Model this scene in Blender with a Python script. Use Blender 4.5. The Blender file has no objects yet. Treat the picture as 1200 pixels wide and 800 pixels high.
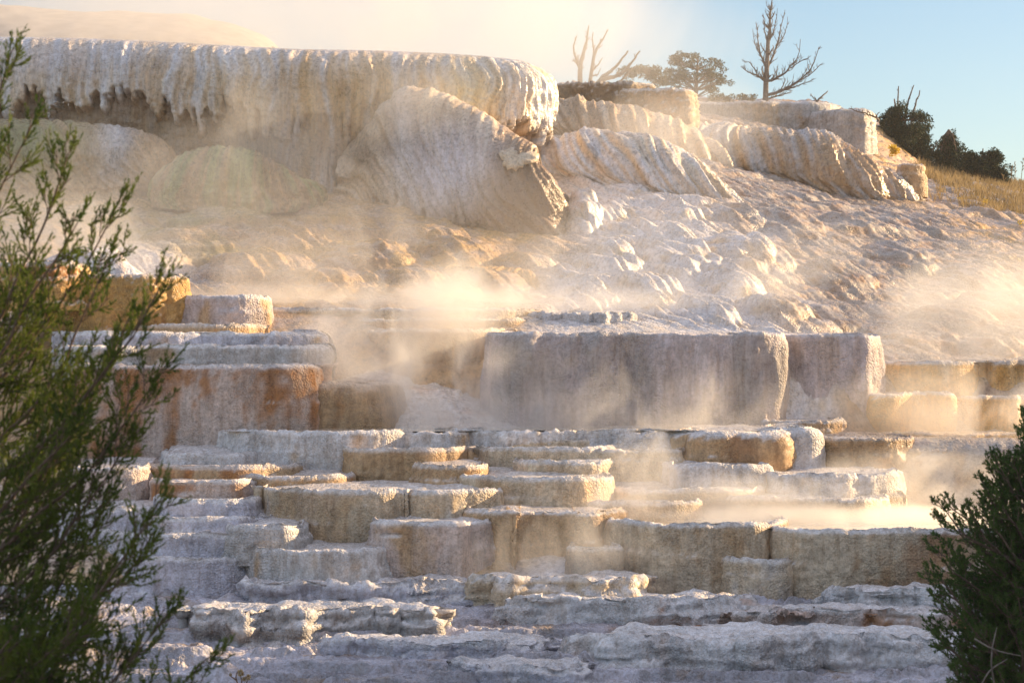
import bpy, math, random
import numpy as np
from mathutils import Vector

random.seed(7)
RNG = np.random.default_rng(7)
SC = bpy.context.scene
COL = SC.collection
R = math.radians

# ------------------------------------------------------------------ camera model
LENS = 81.2
F = 1200.0 * LENS / 36.0            # focal length in photo pixels
def W(px, py, Y):
    return np.array([(px - 600.0) / F * Y, Y, (400.0 - py) / F * Y])
def ZZ(py, Y):
    return (400.0 - py) / F * Y
def XX(px, Y):
    return (px - 600.0) / F * Y

# ------------------------------------------------------------------ noise
_p = np.random.default_rng(3).permutation(512).astype(np.int32)
PERM = np.concatenate([_p, _p, _p])
_g = np.random.default_rng(5).normal(size=(512, 3))
GRAD = (_g / np.linalg.norm(_g, axis=1)[:, None]).astype(np.float32)

def pn(x, y, z=0.0, seed=0):
    x, y, z = np.broadcast_arrays(np.asarray(x, np.float32) + seed * 17.31,
                                  np.asarray(y, np.float32) + seed * 5.77,
                                  np.asarray(z, np.float32) + seed * 9.13)
    xi = np.floor(x); yi = np.floor(y); zi = np.floor(z)
    fx = x - xi; fy = y - yi; fz = z - zi
    xi = xi.astype(np.int32) & 511; yi = yi.astype(np.int32) & 511; zi = zi.astype(np.int32) & 511
    u = fx * fx * fx * (fx * (fx * 6 - 15) + 10)
    v = fy * fy * fy * (fy * (fy * 6 - 15) + 10)
    w = fz * fz * fz * (fz * (fz * 6 - 15) + 10)
    def cor(i, j, k):
        h = PERM[PERM[PERM[(xi + i) & 511] + ((yi + j) & 511)] + ((zi + k) & 511)]
        g = GRAD[h]
        return g[..., 0] * (fx - i) + g[..., 1] * (fy - j) + g[..., 2] * (fz - k)
    x00 = cor(0, 0, 0); x00 = x00 + u * (cor(1, 0, 0) - x00)
    x10 = cor(0, 1, 0); x10 = x10 + u * (cor(1, 1, 0) - x10)
    x01 = cor(0, 0, 1); x01 = x01 + u * (cor(1, 0, 1) - x01)
    x11 = cor(0, 1, 1); x11 = x11 + u * (cor(1, 1, 1) - x11)
    a = x00 + v * (x10 - x00); b = x01 + v * (x11 - x01)
    return (a + w * (b - a)) * 1.6

def fbm(x, y, z=0.0, seed=0, octv=3):
    t = 0; a = 1.0; f = 1.0; s = 0
    for i in range(octv):
        t = t + a * pn(x * f, y * f, z * f, seed + i); s += a
        a *= 0.5; f *= 2.03
    return t / s
def billow(x, y, z=0.0, seed=0, octv=2):
    t = 0; a = 1.0; f = 1.0; s = 0
    for i in range(octv):
        t = t + a * np.abs(pn(x * f, y * f, z * f, seed + i)); s += a
        a *= 0.5; f *= 2.1
    return t / s
def sstep(a, b, x):
    t = np.clip((x - a) / (b - a), 0, 1)
    return t * t * (3 - 2 * t)
def mix(a, b, t):
    return a + (b - a) * t

# ------------------------------------------------------------------ mesh helpers
def raw_mesh(name, co, quads=None, tris=None, cols=None):
    me = bpy.data.meshes.new(name)
    co = np.ascontiguousarray(co, np.float32)
    me.vertices.add(len(co)); me.vertices.foreach_set('co', co.ravel())
    loops = []; starts = []; n0 = 0
    if quads is not None and len(quads):
        q = np.asarray(quads, np.int32); loops.append(q.ravel())
        starts.append(n0 + 4 * np.arange(len(q))); n0 += q.size
    if tris is not None and len(tris):
        t = np.asarray(tris, np.int32); loops.append(t.ravel())
        starts.append(n0 + 3 * np.arange(len(t))); n0 += t.size
    loops = np.concatenate(loops); starts = np.concatenate(starts)
    me.loops.add(len(loops)); me.loops.foreach_set('vertex_index', loops.astype(np.int32))
    me.polygons.add(len(starts)); me.polygons.foreach_set('loop_start', starts.astype(np.int32))
    if cols is not None:
        at = me.attributes.new('Col', 'FLOAT_COLOR', 'POINT')
        c4 = np.ones((len(co), 4), np.float32); c4[:, :3] = cols
        at.data.foreach_set('color', c4.ravel())
    me.update(calc_edges=True); me.validate()
    return me

def link(name, me, mat, parent=None, loc=(0, 0, 0)):
    o = bpy.data.objects.new(name, me)
    COL.objects.link(o)
    if mat is not None:
        me.materials.append(mat)
    if parent is not None:
        o.parent = parent
    o.location = loc
    return o

def mesh_obj(name, co, quads, mat, tris=None, cols=None, parent=None, origin=None):
    """co in world metres; origin = the thing's base (mesh is stored relative to it)."""
    co = np.asarray(co, np.float64)
    if origin is None:
        origin = np.zeros(3)
    me = raw_mesh(name, co - np.asarray(origin), quads, tris, cols)
    return link(name, me, mat, parent, (0, 0, 0) if parent is not None else tuple(origin))

def tag(o, label=None, cat=None, group=None, kind=None):
    if label: o['label'] = label
    if cat: o['category'] = cat
    if group: o['group'] = group
    if kind: o['kind'] = kind
    return o

def empty(name, loc):
    o = bpy.data.objects.new(name, None); COL.objects.link(o); o.location = tuple(loc)
    o.empty_display_size = 0.3
    return o

def grid_quads(nr, nc):
    i = np.arange(nr - 1)[:, None] * nc + np.arange(nc - 1)[None, :]
    return np.stack([i, i + 1, i + nc + 1, i + nc], -1).reshape(-1, 4)

def grid_normals(P):
    du = np.gradient(P, axis=1); dv = np.gradient(P, axis=0)
    n = np.cross(du, dv); l = np.linalg.norm(n, axis=-1, keepdims=True)
    return n / np.maximum(l, 1e-9)

def chaikin(p, k=2):
    p = np.asarray(p, float)
    for _ in range(k):
        q = [p[0]]
        for a, b in zip(p[:-1], p[1:]):
            q.append(a * .75 + b * .25); q.append(a * .25 + b * .75)
        q.append(p[-1]); p = np.array(q)
    return p
def resample(p, ds):
    d = np.r_[0, np.cumsum(np.linalg.norm(np.diff(p[:, :2], axis=0), axis=1))]
    n = max(8, int(d[-1] / ds))
    t = np.linspace(0, d[-1], n)
    return np.stack([np.interp(t, d, p[:, k]) for k in range(p.shape[1])], 1), t
STEAM = 1; SKY = 0.078; SUN = 5.0; EXPO = 1.0; SD = 5.0; SKY_FILL = 0.40; HAZE = 0.0004
# ------------------------------------------------------------------ materials
def new_mat(name):
    m = bpy.data.materials.new(name); m.use_nodes = True
    nt = m.node_tree; nt.nodes.clear()
    out = nt.nodes.new('ShaderNodeOutputMaterial')
    return m, nt, out
def nd(nt, typ, **kw):
    n = nt.nodes.new(typ)
    for k, v in kw.items():
        if k.startswith('i_'):
            n.inputs[k[2:].replace('_', ' ')].default_value = v
        else:
            setattr(n, k, v)
    return n
def ramp(nt, stops, src=None):
    r = nt.nodes.new('ShaderNodeValToRGB')
    e = r.color_ramp.elements
    while len(e) < len(stops): e.new(0.5)
    for el, (p, c) in zip(e, stops):
        el.position = p
        el.color = (c, c, c, 1) if isinstance(c, (int, float)) else (*c, 1)
    if src is not None: nt.links.new(src, r.inputs[0])
    return r
def mixc(nt, mode, fac, a, b):
    m = nt.nodes.new('ShaderNodeMix'); m.data_type = 'RGBA'; m.blend_type = mode
    for sock, v in ((m.inputs[0], fac), (m.inputs[6], a), (m.inputs[7], b)):
        if hasattr(v, 'is_output'): nt.links.new(v, sock)
        elif isinstance(v, (int, float)): sock.default_value = v
        else: sock.default_value = (*v, 1)
    return m.outputs[2]

def travertine_mat(name, fine=1.0, wet=0.5, ro0=.35, ro1=.8, crev=.16, bst=.8, bd=.03, grain=.5, wlev=.35):
    m, nt, out = new_mat(name)
    L = nt.links.new
    geo = nd(nt, 'ShaderNodeNewGeometry')
    att = nd(nt, 'ShaderNodeAttribute', attribute_name='Col')
    pos = geo.outputs['Position']
    n1 = nd(nt, 'ShaderNodeTexNoise', i_Scale=13.0 * fine, i_Detail=6.0, i_Roughness=0.65); L(pos, n1.inputs['Vector'])
    n2 = nd(nt, 'ShaderNodeTexNoise', i_Scale=42.0 * fine, i_Detail=3.0, i_Roughness=0.6); L(pos, n2.inputs['Vector'])
    vo = nd(nt, 'ShaderNodeTexVoronoi', i_Scale=26.0 * fine); vo.inputs['Randomness'].default_value = 1.0; L(pos, vo.inputs['Vector'])
    # streaks run down the walls
    mp = nd(nt, 'ShaderNodeMapping'); mp.inputs['Scale'].default_value = (11, 11, 1.0); L(pos, mp.inputs['Vector'])
    n3 = nd(nt, 'ShaderNodeTexNoise', i_Scale=1.0, i_Detail=4.0, i_Roughness=0.6); L(mp.outputs[0], n3.inputs['Vector'])
    r1 = ramp(nt, [(0.28, 0.62), (0.52, 1.0), (0.75, 1.18)], n1.outputs['Fac'])
    r3 = ramp(nt, [(0.30, (0.76, 0.69, 0.62)), (0.55, (1, 1, 1)), (0.8, (1.1, 1.1, 1.12))], n3.outputs['Fac'])
    c = mixc(nt, 'MULTIPLY', 1.0, att.outputs['Color'], r1.outputs[0])
    c = mixc(nt, 'MULTIPLY', 0.9, c, r3.outputs[0])
    pit = ramp(nt, [(0.50, 0.0), (0.66, 1.0)], n2.outputs['Fac'])
    c2 = mixc(nt, 'MULTIPLY', 1.0, c, (0.55, 0.42, 0.30))
    pf = nd(nt, 'ShaderNodeMath', operation='MULTIPLY'); L(pit.outputs[0], pf.inputs[0]); pf.inputs[1].default_value = grain
    c = mixc(nt, 'MIX', pf.outputs[0], c, c2)
    cre = ramp(nt, [(0.38, 0.0), (0.72, 1.0)], vo.outputs['Distance'])
    cf = nd(nt, 'ShaderNodeMath', operation='MULTIPLY'); L(cre.outputs[0], cf.inputs[0]); cf.inputs[1].default_value = crev
    c = mixc(nt, 'MIX', cf.outputs[0], c, mixc(nt, 'MULTIPLY', 1.0, c, (0.50, 0.38, 0.28)))
    b = nd(nt, 'ShaderNodeBsdfPrincipled')
    L(c, b.inputs['Base Color'])
    rr = ramp(nt, [(0.35, ro0), (0.65, ro1)], n1.outputs['Fac']); 
    sep = nd(nt, 'ShaderNodeSeparateXYZ'); L(geo.outputs['Normal'], sep.inputs[0])
    wetm = nd(nt, 'ShaderNodeMapRange', interpolation_type='SMOOTHSTEP'); L(sep.outputs['Z'], wetm.inputs['Value'])     # water lies on what is level
    wetm.inputs['From Min'].default_value = .82; wetm.inputs['From Max'].default_value = .985; wetm.inputs['To Min'].default_value = 1.0; wetm.inputs['To Max'].default_value = wlev
    wr = nd(nt, 'ShaderNodeMath', operation='MULTIPLY'); L(rr.outputs[0], wr.inputs[0]); L(wetm.outputs[0], wr.inputs[1]); L(wr.outputs[0], b.inputs['Roughness'])
    b.inputs['Specular IOR Level'].default_value = wet
    hsum = nd(nt, 'ShaderNodeMath', operation='MULTIPLY_ADD'); L(n2.outputs['Fac'], hsum.inputs[0]); hsum.inputs[1].default_value = 0.8; L(n1.outputs['Fac'], hsum.inputs[2])
    hs3 = nd(nt, 'ShaderNodeMath', operation='MULTIPLY_ADD'); L(n3.outputs['Fac'], hs3.inputs[0]); hs3.inputs[1].default_value = 1.2; L(hsum.outputs[0], hs3.inputs[2])
    hs2 = nd(nt, 'ShaderNodeMath', operation='MULTIPLY_ADD'); L(vo.outputs['Distance'], hs2.inputs[0]); hs2.inputs[1].default_value = -1.1; L(hs3.outputs[0], hs2.inputs[2])
    bp = nd(nt, 'ShaderNodeBump', i_Strength=bst, i_Distance=bd); L(hs2.outputs[0], bp.inputs['Height'])
    lowf = nd(nt, 'ShaderNodeTexNoise', i_Scale=1.3, i_Detail=2.0); L(pos, lowf.inputs['Vector'])
    bs = nd(nt, 'ShaderNodeMapRange'); L(lowf.outputs['Fac'], bs.inputs['Value']); bs.inputs['From Min'].default_value = .36; bs.inputs['From Max'].default_value = .62; bs.inputs['To Min'].default_value = .15; bs.inputs['To Max'].default_value = min(1.0, bst * 1.15); L(bs.outputs[0], bp.inputs['Strength'])
    L(bp.outputs[0], b.inputs['Normal'])
    L(b.outputs[0], out.inputs['Surface'])
    return m

def simple_mat(name, c1, c2, scale=20.0, rough=0.7, bump=0.3, transl=0.0, spec=0.3):
    m, nt, out = new_mat(name); L = nt.links.new
    geo = nd(nt, 'ShaderNodeNewGeometry')
    n = nd(nt, 'ShaderNodeTexNoise', i_Scale=scale, i_Detail=4.0); L(geo.outputs['Position'], n.inputs['Vector'])
    r = ramp(nt, [(0.3, c1), (0.7, c2)], n.outputs['Fac'])
    b = nd(nt, 'ShaderNodeBsdfPrincipled', i_Roughness=rough)
    b.inputs['Specular IOR Level'].default_value = spec
    L(r.outputs[0], b.inputs['Base Color'])
    if bump:
        bp = nd(nt, 'ShaderNodeBump', i_Strength=bump, i_Distance=0.02); L(n.outputs['Fac'], bp.inputs['Height']); L(bp.outputs[0], b.inputs['Normal'])
    if transl:
        t = nd(nt, 'ShaderNodeBsdfTranslucent'); L(r.outputs[0], t.inputs[0])
        mx = nd(nt, 'ShaderNodeMixShader'); mx.inputs[0].default_value = transl
        L(b.outputs[0], mx.inputs[1]); L(t.outputs[0], mx.inputs[2]); L(mx.outputs[0], out.inputs['Surface'])
    else:
        L(b.outputs[0], out.inputs['Surface'])
    return m

def steam_mat(name, dens, color=(1.0, 0.97, 0.93), g=0.45, nscale=0.35, lo=0.42, hi=0.68, seed=0.0, edge=0.65, stretch=(1, 1, .62), tear=.10):
    m, nt, out = new_mat(name); L = nt.links.new
    tc = nd(nt, 'ShaderNodeTexCoord')
    ln = nd(nt, 'ShaderNodeVectorMath', operation='LENGTH'); L(tc.outputs['Object'], ln.inputs[0])
    fall = nd(nt, 'ShaderNodeMapRange', interpolation_type='SMOOTHSTEP'); L(ln.outputs['Value'], fall.inputs['Value'])
    fall.inputs['From Min'].default_value = 0.97; fall.inputs['From Max'].default_value = 1 - edge
    geo = nd(nt, 'ShaderNodeNewGeometry')
    mp = nd(nt, 'ShaderNodeMapping'); mp.inputs['Scale'].default_value = stretch; mp.inputs['Location'].default_value = (seed, seed * 2.1, seed * .7)
    L(geo.outputs['Position'], mp.inputs['Vector'])
    n = nd(nt, 'ShaderNodeTexNoise', i_Scale=nscale, i_Detail=4.0, i_Roughness=0.62, i_Distortion=1.1); L(mp.outputs[0], n.inputs['Vector'])
    r = nd(nt, 'ShaderNodeMapRange', interpolation_type='SMOOTHSTEP'); sz = nd(nt, 'ShaderNodeSeparateXYZ'); L(tc.outputs['Object'], sz.inputs[0])
    nz = nd(nt, 'ShaderNodeMath', operation='MULTIPLY_ADD'); L(sz.outputs['Z'], nz.inputs[0]); nz.inputs[1].default_value = -tear; L(n.outputs['Fac'], nz.inputs[2])
    L(nz.outputs[0], r.inputs['Value'])
    r.inputs['From Min'].default_value = lo; r.inputs['From Max'].default_value = hi
    mu = nd(nt, 'ShaderNodeMath', operation='MULTIPLY'); L(fall.outputs[0], mu.inputs[0]); L(r.outputs[0], mu.inputs[1])
    m2 = nd(nt, 'ShaderNodeMath', operation='MULTIPLY'); L(mu.outputs[0], m2.inputs[0]); m2.inputs[1].default_value = dens
    v = nd(nt, 'ShaderNodeVolumePrincipled'); v.inputs['Color'].default_value = (*color, 1); v.inputs['Anisotropy'].default_value = g
    L(m2.outputs[0], v.inputs['Density'])
    L(v.outputs[0], out.inputs['Volume'])
    return m

M_TRAV = travertine_mat('travertine', 1.0, 0.45)
M_WALL = travertine_mat('travertine_wall', 1.0, 0.4, crev=.08, bst=.8, bd=.03, grain=.4)
M_SLOPE = travertine_mat('travertine_flow', 0.8, 0.8, .20, .6, crev=.08, bst=.65, bd=.03, grain=.38, wlev=.25)

def water_mat():
    m, nt, out = new_mat('hot_spring_water'); L = nt.links.new
    geo = nd(nt, 'ShaderNodeNewGeometry')
    n = nd(nt, 'ShaderNodeTexNoise', i_Scale=7.0, i_Detail=3.0); L(geo.outputs['Position'], n.inputs['Vector'])
    n2 = nd(nt, 'ShaderNodeTexNoise', i_Scale=0.9, i_Detail=3.0); L(geo.outputs['Position'], n2.inputs['Vector'])
    r = ramp(nt, [(0.35, (0.55, 0.42, 0.27)), (0.65, (0.66, 0.62, 0.55))], n2.outputs['Fac'])
    bp = nd(nt, 'ShaderNodeBump', i_Strength=0.12, i_Distance=0.02); L(n.outputs['Fac'], bp.inputs['Height'])
    b = nd(nt, 'ShaderNodeBsdfPrincipled', i_Roughness=0.12); b.inputs['Specular IOR Level'].default_value = 0.6
    L(r.outputs[0], b.inputs['Base Color']); L(bp.outputs[0], b.inputs['Normal']); L(b.outputs[0], out.inputs['Surface'])
    return m
M_WATER = water_mat()
M_BARK = simple_mat('juniper_bark', (0.10, 0.065, 0.045), (0.22, 0.15, 0.11), 30, 0.85)
M_DEADWOOD = simple_mat('weathered_deadwood', (0.13, 0.10, 0.08), (0.27, 0.22, 0.18), 18, 0.85)
M_JUN_L = simple_mat('juniper_foliage', (0.048, 0.10, 0.014), (0.22, 0.26, 0.035), 4, 0.6, 0, 0.4)
M_JUN_R = simple_mat('dark_juniper_foliage', (0.05, 0.11, 0.024), (0.15, 0.22, 0.05), 6, 0.6, 0, 0.45)
M_PINE = simple_mat('pine_foliage', (0.045, 0.05, 0.02), (0.10, 0.10, 0.04), 4, 0.7, 0, 0.25)
M_FIR = simple_mat('fir_foliage', (0.014, 0.03, 0.014), (0.04, 0.06, 0.026), 4, 0.7, 0, 0.2)
M_GRASS = simple_mat('dry_grass', (0.17, 0.125, 0.06), (0.44, 0.33, 0.17), 1.2, 0.8, 0, 0.4)
M_YELLOW = simple_mat('yellow_leaves', (0.55, 0.38, 0.03), (0.75, 0.55, 0.06), 8, 0.7, 0, 0.4)
M_FLOWER = simple_mat('dried_flower', (0.45, 0.30, 0.14), (0.75, 0.6, 0.38), 60, 0.8, 0.2, 0.2)
M_STEM = simple_mat('dried_stem', (0.16, 0.08, 0.035), (0.3, 0.16, 0.08), 40, 0.8, 0.1)
M_SOIL = simple_mat('valley_soil', (0.22, 0.18, 0.13), (0.42, 0.36, 0.28), 1.5, 0.9, 0.4)
M_HILL = simple_mat('far_travertine_hill', (0.30, 0.26, 0.22), (0.50, 0.44, 0.38), 2.0, 0.9, 0.8)
# ------------------------------------------------------------------ travertine terrain
C_WHITE = np.array((.86, .83, .82)); C_CREAM = np.array((.80, .645, .455)); C_TAN = np.array((.61, .41, .225))
C_RUST = np.array((.46, .19, .045)); C_BROWN = np.array((.24, .135, .065)); C_GREY = np.array((.60, .575, .555))
C_GREEN = np.array((.27, .29, .12)); C_DARK = np.array((.10, .075, .055)); C_PINK = np.array((.70, .57, .50))
C_MAUVE = np.array((.66, .57, .56)); C_GOLD = np.array((.68, .41, .13)); C_BLUE = np.array((.68, .66, .73))  # the blue puts sky-lit shade into the stone colour

# rows of the valley side: at depth Y the ground sits where these photo heights say
ROWS = [
 (0.01, [(0, 9000)]),
 (24.0, [(0, 880)]), (26.0, [(0, 845)]), (28.0, [(0, 806)]), (29.5, [(0, 779)]), (31.0, [(0, 753)]), (32.4, [(0, 729)]), (33.6, [(0, 708)]),
 (34.6, [(0, 697)]),
 (35.5, [(250, 660), (500, 655), (900, 650), (960, 640)]),
 (36.5, [(250, 625), (500, 620), (900, 620), (960, 616)]),
 (37.5, [(200, 604), (500, 600), (900, 602), (960, 609)]),
 (38.5, [(230, 588), (300, 584), (900, 584), (960, 604)]),
 (39.5, [(230, 562), (300, 552), (900, 552), (960, 598)]),
 (40.3, [(230, 552), (290, 524), (900, 524), (945, 526), (1200, 526)]),
 (41.8, [(300, 513), (900, 513), (1200, 519)]),
 (42.5, [(0, 480), (300, 485), (880, 498), (1000, 515), (1200, 517)]),
 (43.2, [(0, 420), (300, 420), (560, 430), (640, 420), (990, 425), (1050, 510), (1200, 508)]),
 (44.0, [(0, 380), (300, 384), (640, 394), (1000, 400), (1060, 470), (1200, 470)]),
 (45.0, [(0, 362), (300, 364), (640, 374), (900, 391), (1040, 426), (1300, 428)]),
 (46.5, [(0, 348), (200, 350), (400, 346), (640, 358), (900, 384), (1030, 414), (1300, 420)]),
 (50.0, [(0, 296), (200, 312), (450, 310), (640, 322), (800, 335), (1000, 372), (1300, 388)]),
 (54.0, [(0, 252), (200, 262), (450, 262), (640, 272), (750, 272), (900, 296), (1080, 332), (1300, 352)]),
 (58.0, [(0, 215), (200, 220), (450, 220), (640, 225), (750, 226), (900, 248), (1080, 285), (1300, 315)]),
 (62.0, [(0, 178), (300, 188), (640, 186), (750, 188), (900, 222), (1000, 244), (1080, 252), (1200, 275), (1300, 288)]),
 (66.0, [(0, 150), (640, 158), (750, 160), (860, 190), (1000, 228), (1080, 236), (1200, 256), (1300, 268)]),
 (72.0, [(0, 125), (640, 122), (760, 126), (880, 152), (1000, 175), (1085, 214), (1200, 236), (1300, 248)]),
 (80.0, [(0, 108), (640, 108), (800, 121), (960, 126), (1030, 150), (1090, 196), (1150, 210), (1200, 221), (1300, 235)]),
 (96.0, [(0, 116), (640, 112), (800, 120), (960, 124), (1030, 165), (1090, 204), (1200, 226), (1300, 240)]),
]
_rY = np.array([r[0] for r in ROWS[1:]])
def ground_py(px, Y):
    """photo height of the ground for arrays px (columns) and Y (rows) -> (nY, nX)"""
    tab = np.stack([np.interp(px, [a for a, _ in r[1]], [b for _, b in r[1]]) for r in ROWS[1:]], 0)
    # smooth a little along px
    i = np.clip(np.searchsorted(_rY, Y) - 1, 0, len(_rY) - 2)
    t = np.clip((Y - _rY[i]) / (_rY[i + 1] - _rY[i]), 0, 1)[:, None]
    m = np.gradient(tab, _rY, axis=0)
    h = (_rY[i + 1] - _rY[i])[:, None]
    t2, t3 = t * t, t * t * t
    return ((2*t3 - 3*t2 + 1) * tab[i] + (t3 - 2*t2 + t) * h * m[i] * 0.8 + (-2*t3 + 3*t2) * tab[i+1] + (t3 - t2) * h * m[i+1] * 0.8)

# domes of flowstone standing out of the slope: px, Y, half width, half depth, height
LOBES = [
 (862, 50.5, .70, 1.5, .50), (800, 52.5, .9, 2.0, .40), (905, 53.5, .6, 1.2, .38), (960, 49.3, .9, 1.1, .34), (985, 53, .9, 1.0, .32),
 (868, 53.4, .8, 1.7, .5), (930, 47.9, 1.1, .9, .4), (680, 55.0, .55, 1.2, .7), (905, 48.2, .9, 1.0, .38), (835, 47.3, .8, 1.1, .45), (1120, 50.5, 1.0, 1.2, .32), (1060, 56, 1.0, 1.2, .3), (1150, 55, 1.0, 1.3, .3),
 (1180, 52, 1.2, 1.2, .4), (1010, 58.5, 1.0, 1.2, .3), (760, 49.3, .8, 1.4, .4), (720, 51.5, .7, 1.6, .35), (690, 48.6, .8, .9, .35),
 (655, 49.6, .75, .8, .42), (620, 50.8, .7, .8, .36), (540, 51.2, 1.0, 1.1, .55), (500, 52.6, 1.0, 1.2, .4), (580, 49.0, .9, .8, .35),
 (430, 50.6, 1.2, 1.3, .5), (350, 52.2, 1.3, 1.3, .5), (300, 49.5, 1.4, 1.6, .55), (230, 51.8, 1.4, 1.4, .5), (150, 49.6, 1.5, 1.6, .6), (60, 51.5, 1.5, 1.6, .5),
 (260, 54.2, 1.3, 1.1, .45), (400, 53.6, 1.2, 1.0, .4), (120, 53.5, 1.5, 1.3, .5), (475, 48.6, 1.0, .9, .35), (380, 48.0, 1.2, 1.0, .35),
 (770, 46.6, .9, .7, .3), (1080, 47.6, .8, .9, .35), (1160, 47.4, 1.0, .9, .35), (700, 55.6, .8, 1.2, .35), (800, 56.4, .8, 1.2, .3), (860, 56.8, .8, 1.3, .3), (930, 57, .8, 1.2, .3),
]
def stepify(h, s, sharp=0.75):
    q = h / s; k = np.floor(q); fr = q - k
    return (k + sstep(1 - sharp, 1.0, fr)) * s

def build_terrain(name, px, Y, part):
    PY = ground_py(px, Y)
    X = (px[None, :] - 600) / F * Y[:, None]
    YY = np.repeat(Y[:, None], len(px), 1)
    Z = (400 - PY) / F * YY
    pxx = np.repeat(px[None, :], len(Y), 0)
    if part == 'bench':
        # rough low ledges of the dry bench
        X0 = X
        h = Z + .34 * fbm(X / 3.2, YY / 0.7, seed=4, octv=4) + .10 * fbm(X / .6, YY / .28, seed=6, octv=3)
        st = stepify(h + .10 * fbm(X / 1.1, YY / .5, seed=9, octv=3), .12, .28)
        Z = mix(h, st, .92)
        Z = Z + .08 * billow(X / .32, YY / .22, Z / .3, seed=11, octv=3) + .022 * fbm(X / .09, YY / .07, seed=13, octv=2)
    else:
        up = sstep(44.2, 46.5, YY)
        flowz = sstep(610, 700, pxx - (YY - 50) * 2) * (1 - sstep(820, 960, pxx + (YY - 50) * 5))      # the smooth white cascade
        for (lx, ly, hw, hd, hh) in LOBES:
            d = ((X - XX(lx, ly)) / hw) ** 2 + ((YY - ly) / hd) ** 2
            Z = Z + hh * .8 * np.clip(1 - d, 0, 1) ** .8
        Z = Z + up * (.20 * fbm(X / 2.6, YY / 3.2, seed=21, octv=3))
        ff = X + .75 * YY
        warp = .3 * fbm(X / 1.4, YY / 1.8, seed=27)
        h = Z + .12 * fbm(X / 1.8, YY / 3.0, seed=24, octv=4)
        st = .5 * stepify(h, .36, .45) + .5 * stepify(h + .03 * fbm(X / .5, YY / .7, seed=25), .15, .5)
        rzone = sstep(840, 960, pxx + (YY - 54) * 8)
        Z = Z + up * rzone * (.20 * fbm((X + .3 * YY) / 1.1, YY / .42, seed=36, octv=4) + .08 * billow(X / .3, YY / .2, Z / .2, seed=37))
        amt = up * mix(.80, .12, flowz) * (.4 + .6 * sstep(-.25, .2, fbm(X / 3, YY / 4, seed=33)))
        Z = mix(Z, st, amt)
        # draped tiers of the cascade: rounded noses with flutes below
        hf = Z + .34 * np.abs(pn((ff + warp) / 1.15, (YY * .8 - X) / 6.0, seed=61)) + .10 * fbm(X / 1.2, YY / 2.0, seed=62)
        sf = stepify(hf, .46, .5)
        Z = Z + up * flowz * .62 * (sf - hf)
        fl = np.abs(pn((ff + warp) / .5, (YY * .8 - X) / 4.5, seed=41)) + .6 * np.abs(pn((ff + warp) / .2, (YY * .8 - X) / 2.6, seed=43)) + .4 * np.abs(pn((ff + warp) / .09, (YY * .8 - X) / 1.4, seed=44))
        Z = Z + up * mix(.13, .24, flowz) * (fl - .45)
        Z = Z + (.055 - .022 * up * flowz) * billow(X / .24, YY / .26, Z / .22, seed=45, octv=3) + .014 * (1 - .6 * flowz) * fbm(X / .09, YY / .1, Z / .09, seed=47, octv=2)
    P = np.stack([X, YY, Z], -1)
    N = grid_normals(P); N *= np.sign(N[..., 2:3] + 1e-9)
    # mineral colour, with blue sky-lit shade painted into the bench
    n1 = fbm(X / 1.6, YY / 2.0, Z / .9, seed=51, octv=4); n2 = fbm(X / .5, YY / .6, Z / .35, seed=53, octv=3)
    n3 = fbm(X / 4, YY / 5, Z / 2.5, seed=57, octv=2)
    c = np.empty(P.shape)
    if part == 'bench':
        c[:] = mix(C_BLUE * .58, C_BLUE * 1.0, sstep(-.35, .35, n1)[..., None])
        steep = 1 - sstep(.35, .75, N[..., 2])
        c = mix(c, C_GREY * .5, (steep * .8)[..., None])  # steep faces painted darker to deepen the relief
        br = sstep(.15, .45, n2 + .4 * n3) * .65
        c = mix(c, C_TAN * .75, br[..., None])
        # rust coloured pockets between the ledges on the right
        pk = np.exp(-(((pxx - 800) / 75) ** 2 + ((YY - 31.6) / .75) ** 2)) + np.exp(-(((pxx - 945) / 55) ** 2 + ((YY - 31.1) / .6) ** 2)) + .6 * np.exp(-(((pxx - 640) / 60) ** 2 + ((YY - 32.7) / .3) ** 2))
        c = mix(c, C_RUST, np.clip(pk * (1.0 + 1.5 * n2), 0, .95)[..., None])
    else:
        c[:] = mix(C_TAN, C_GOLD * .85, sstep(-.3, .35, n1)[..., None])
        c = mix(c, C_BROWN * 1.35, (sstep(-.1, .35, n2 + .5 * n3) * .6)[..., None])
        # white fresh cascade
        fz = sstep(600, 690, pxx - (YY - 50) * 2 + 60 * n3) * (1 - sstep(830, 1010, pxx + (YY - 52) * 9 + 140 * n1))
        c = mix(c, mix(C_WHITE, C_CREAM, sstep(0, .5, n2)[..., None]), (fz * .9)[..., None])
        # green algae on the left shoulder
        gz = np.exp(-(((pxx - 225) / 110) ** 2 + ((YY - 53) / 3) ** 2)) * sstep(-.35, .3, n1)
        c = mix(c, C_GREEN, (gz * .85)[..., None])
        wz = np.exp(-(((pxx - 150) / 75) ** 2 + ((YY - 48.6) / 2.0) ** 2))
        c = mix(c, C_WHITE * .95, np.clip(wz * 1.1, 0, .9)[..., None])
        rz = sstep(860, 960, pxx + (YY - 54) * 10 + 60 * n3) * (1 - sstep(1040, 1180, pxx - (62 - YY) * 14))
        c = mix(c, mix(C_GREY * .72, C_BROWN * 1.5, sstep(-.2, .3, n2)[..., None]), (rz * .75)[..., None])
        # bare soil up on the grassy bank
        sz = sstep(1060, 1110, pxx) * sstep(62, 70, YY)
        c = mix(c, np.array((.40, .33, .26)), (sz * .7)[..., None])
        c = mix(c, C_WHITE * .9, (sstep(.55, .95, N[..., 2]) * .30 * sstep(-.2, .2, n2))[..., None])
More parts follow.
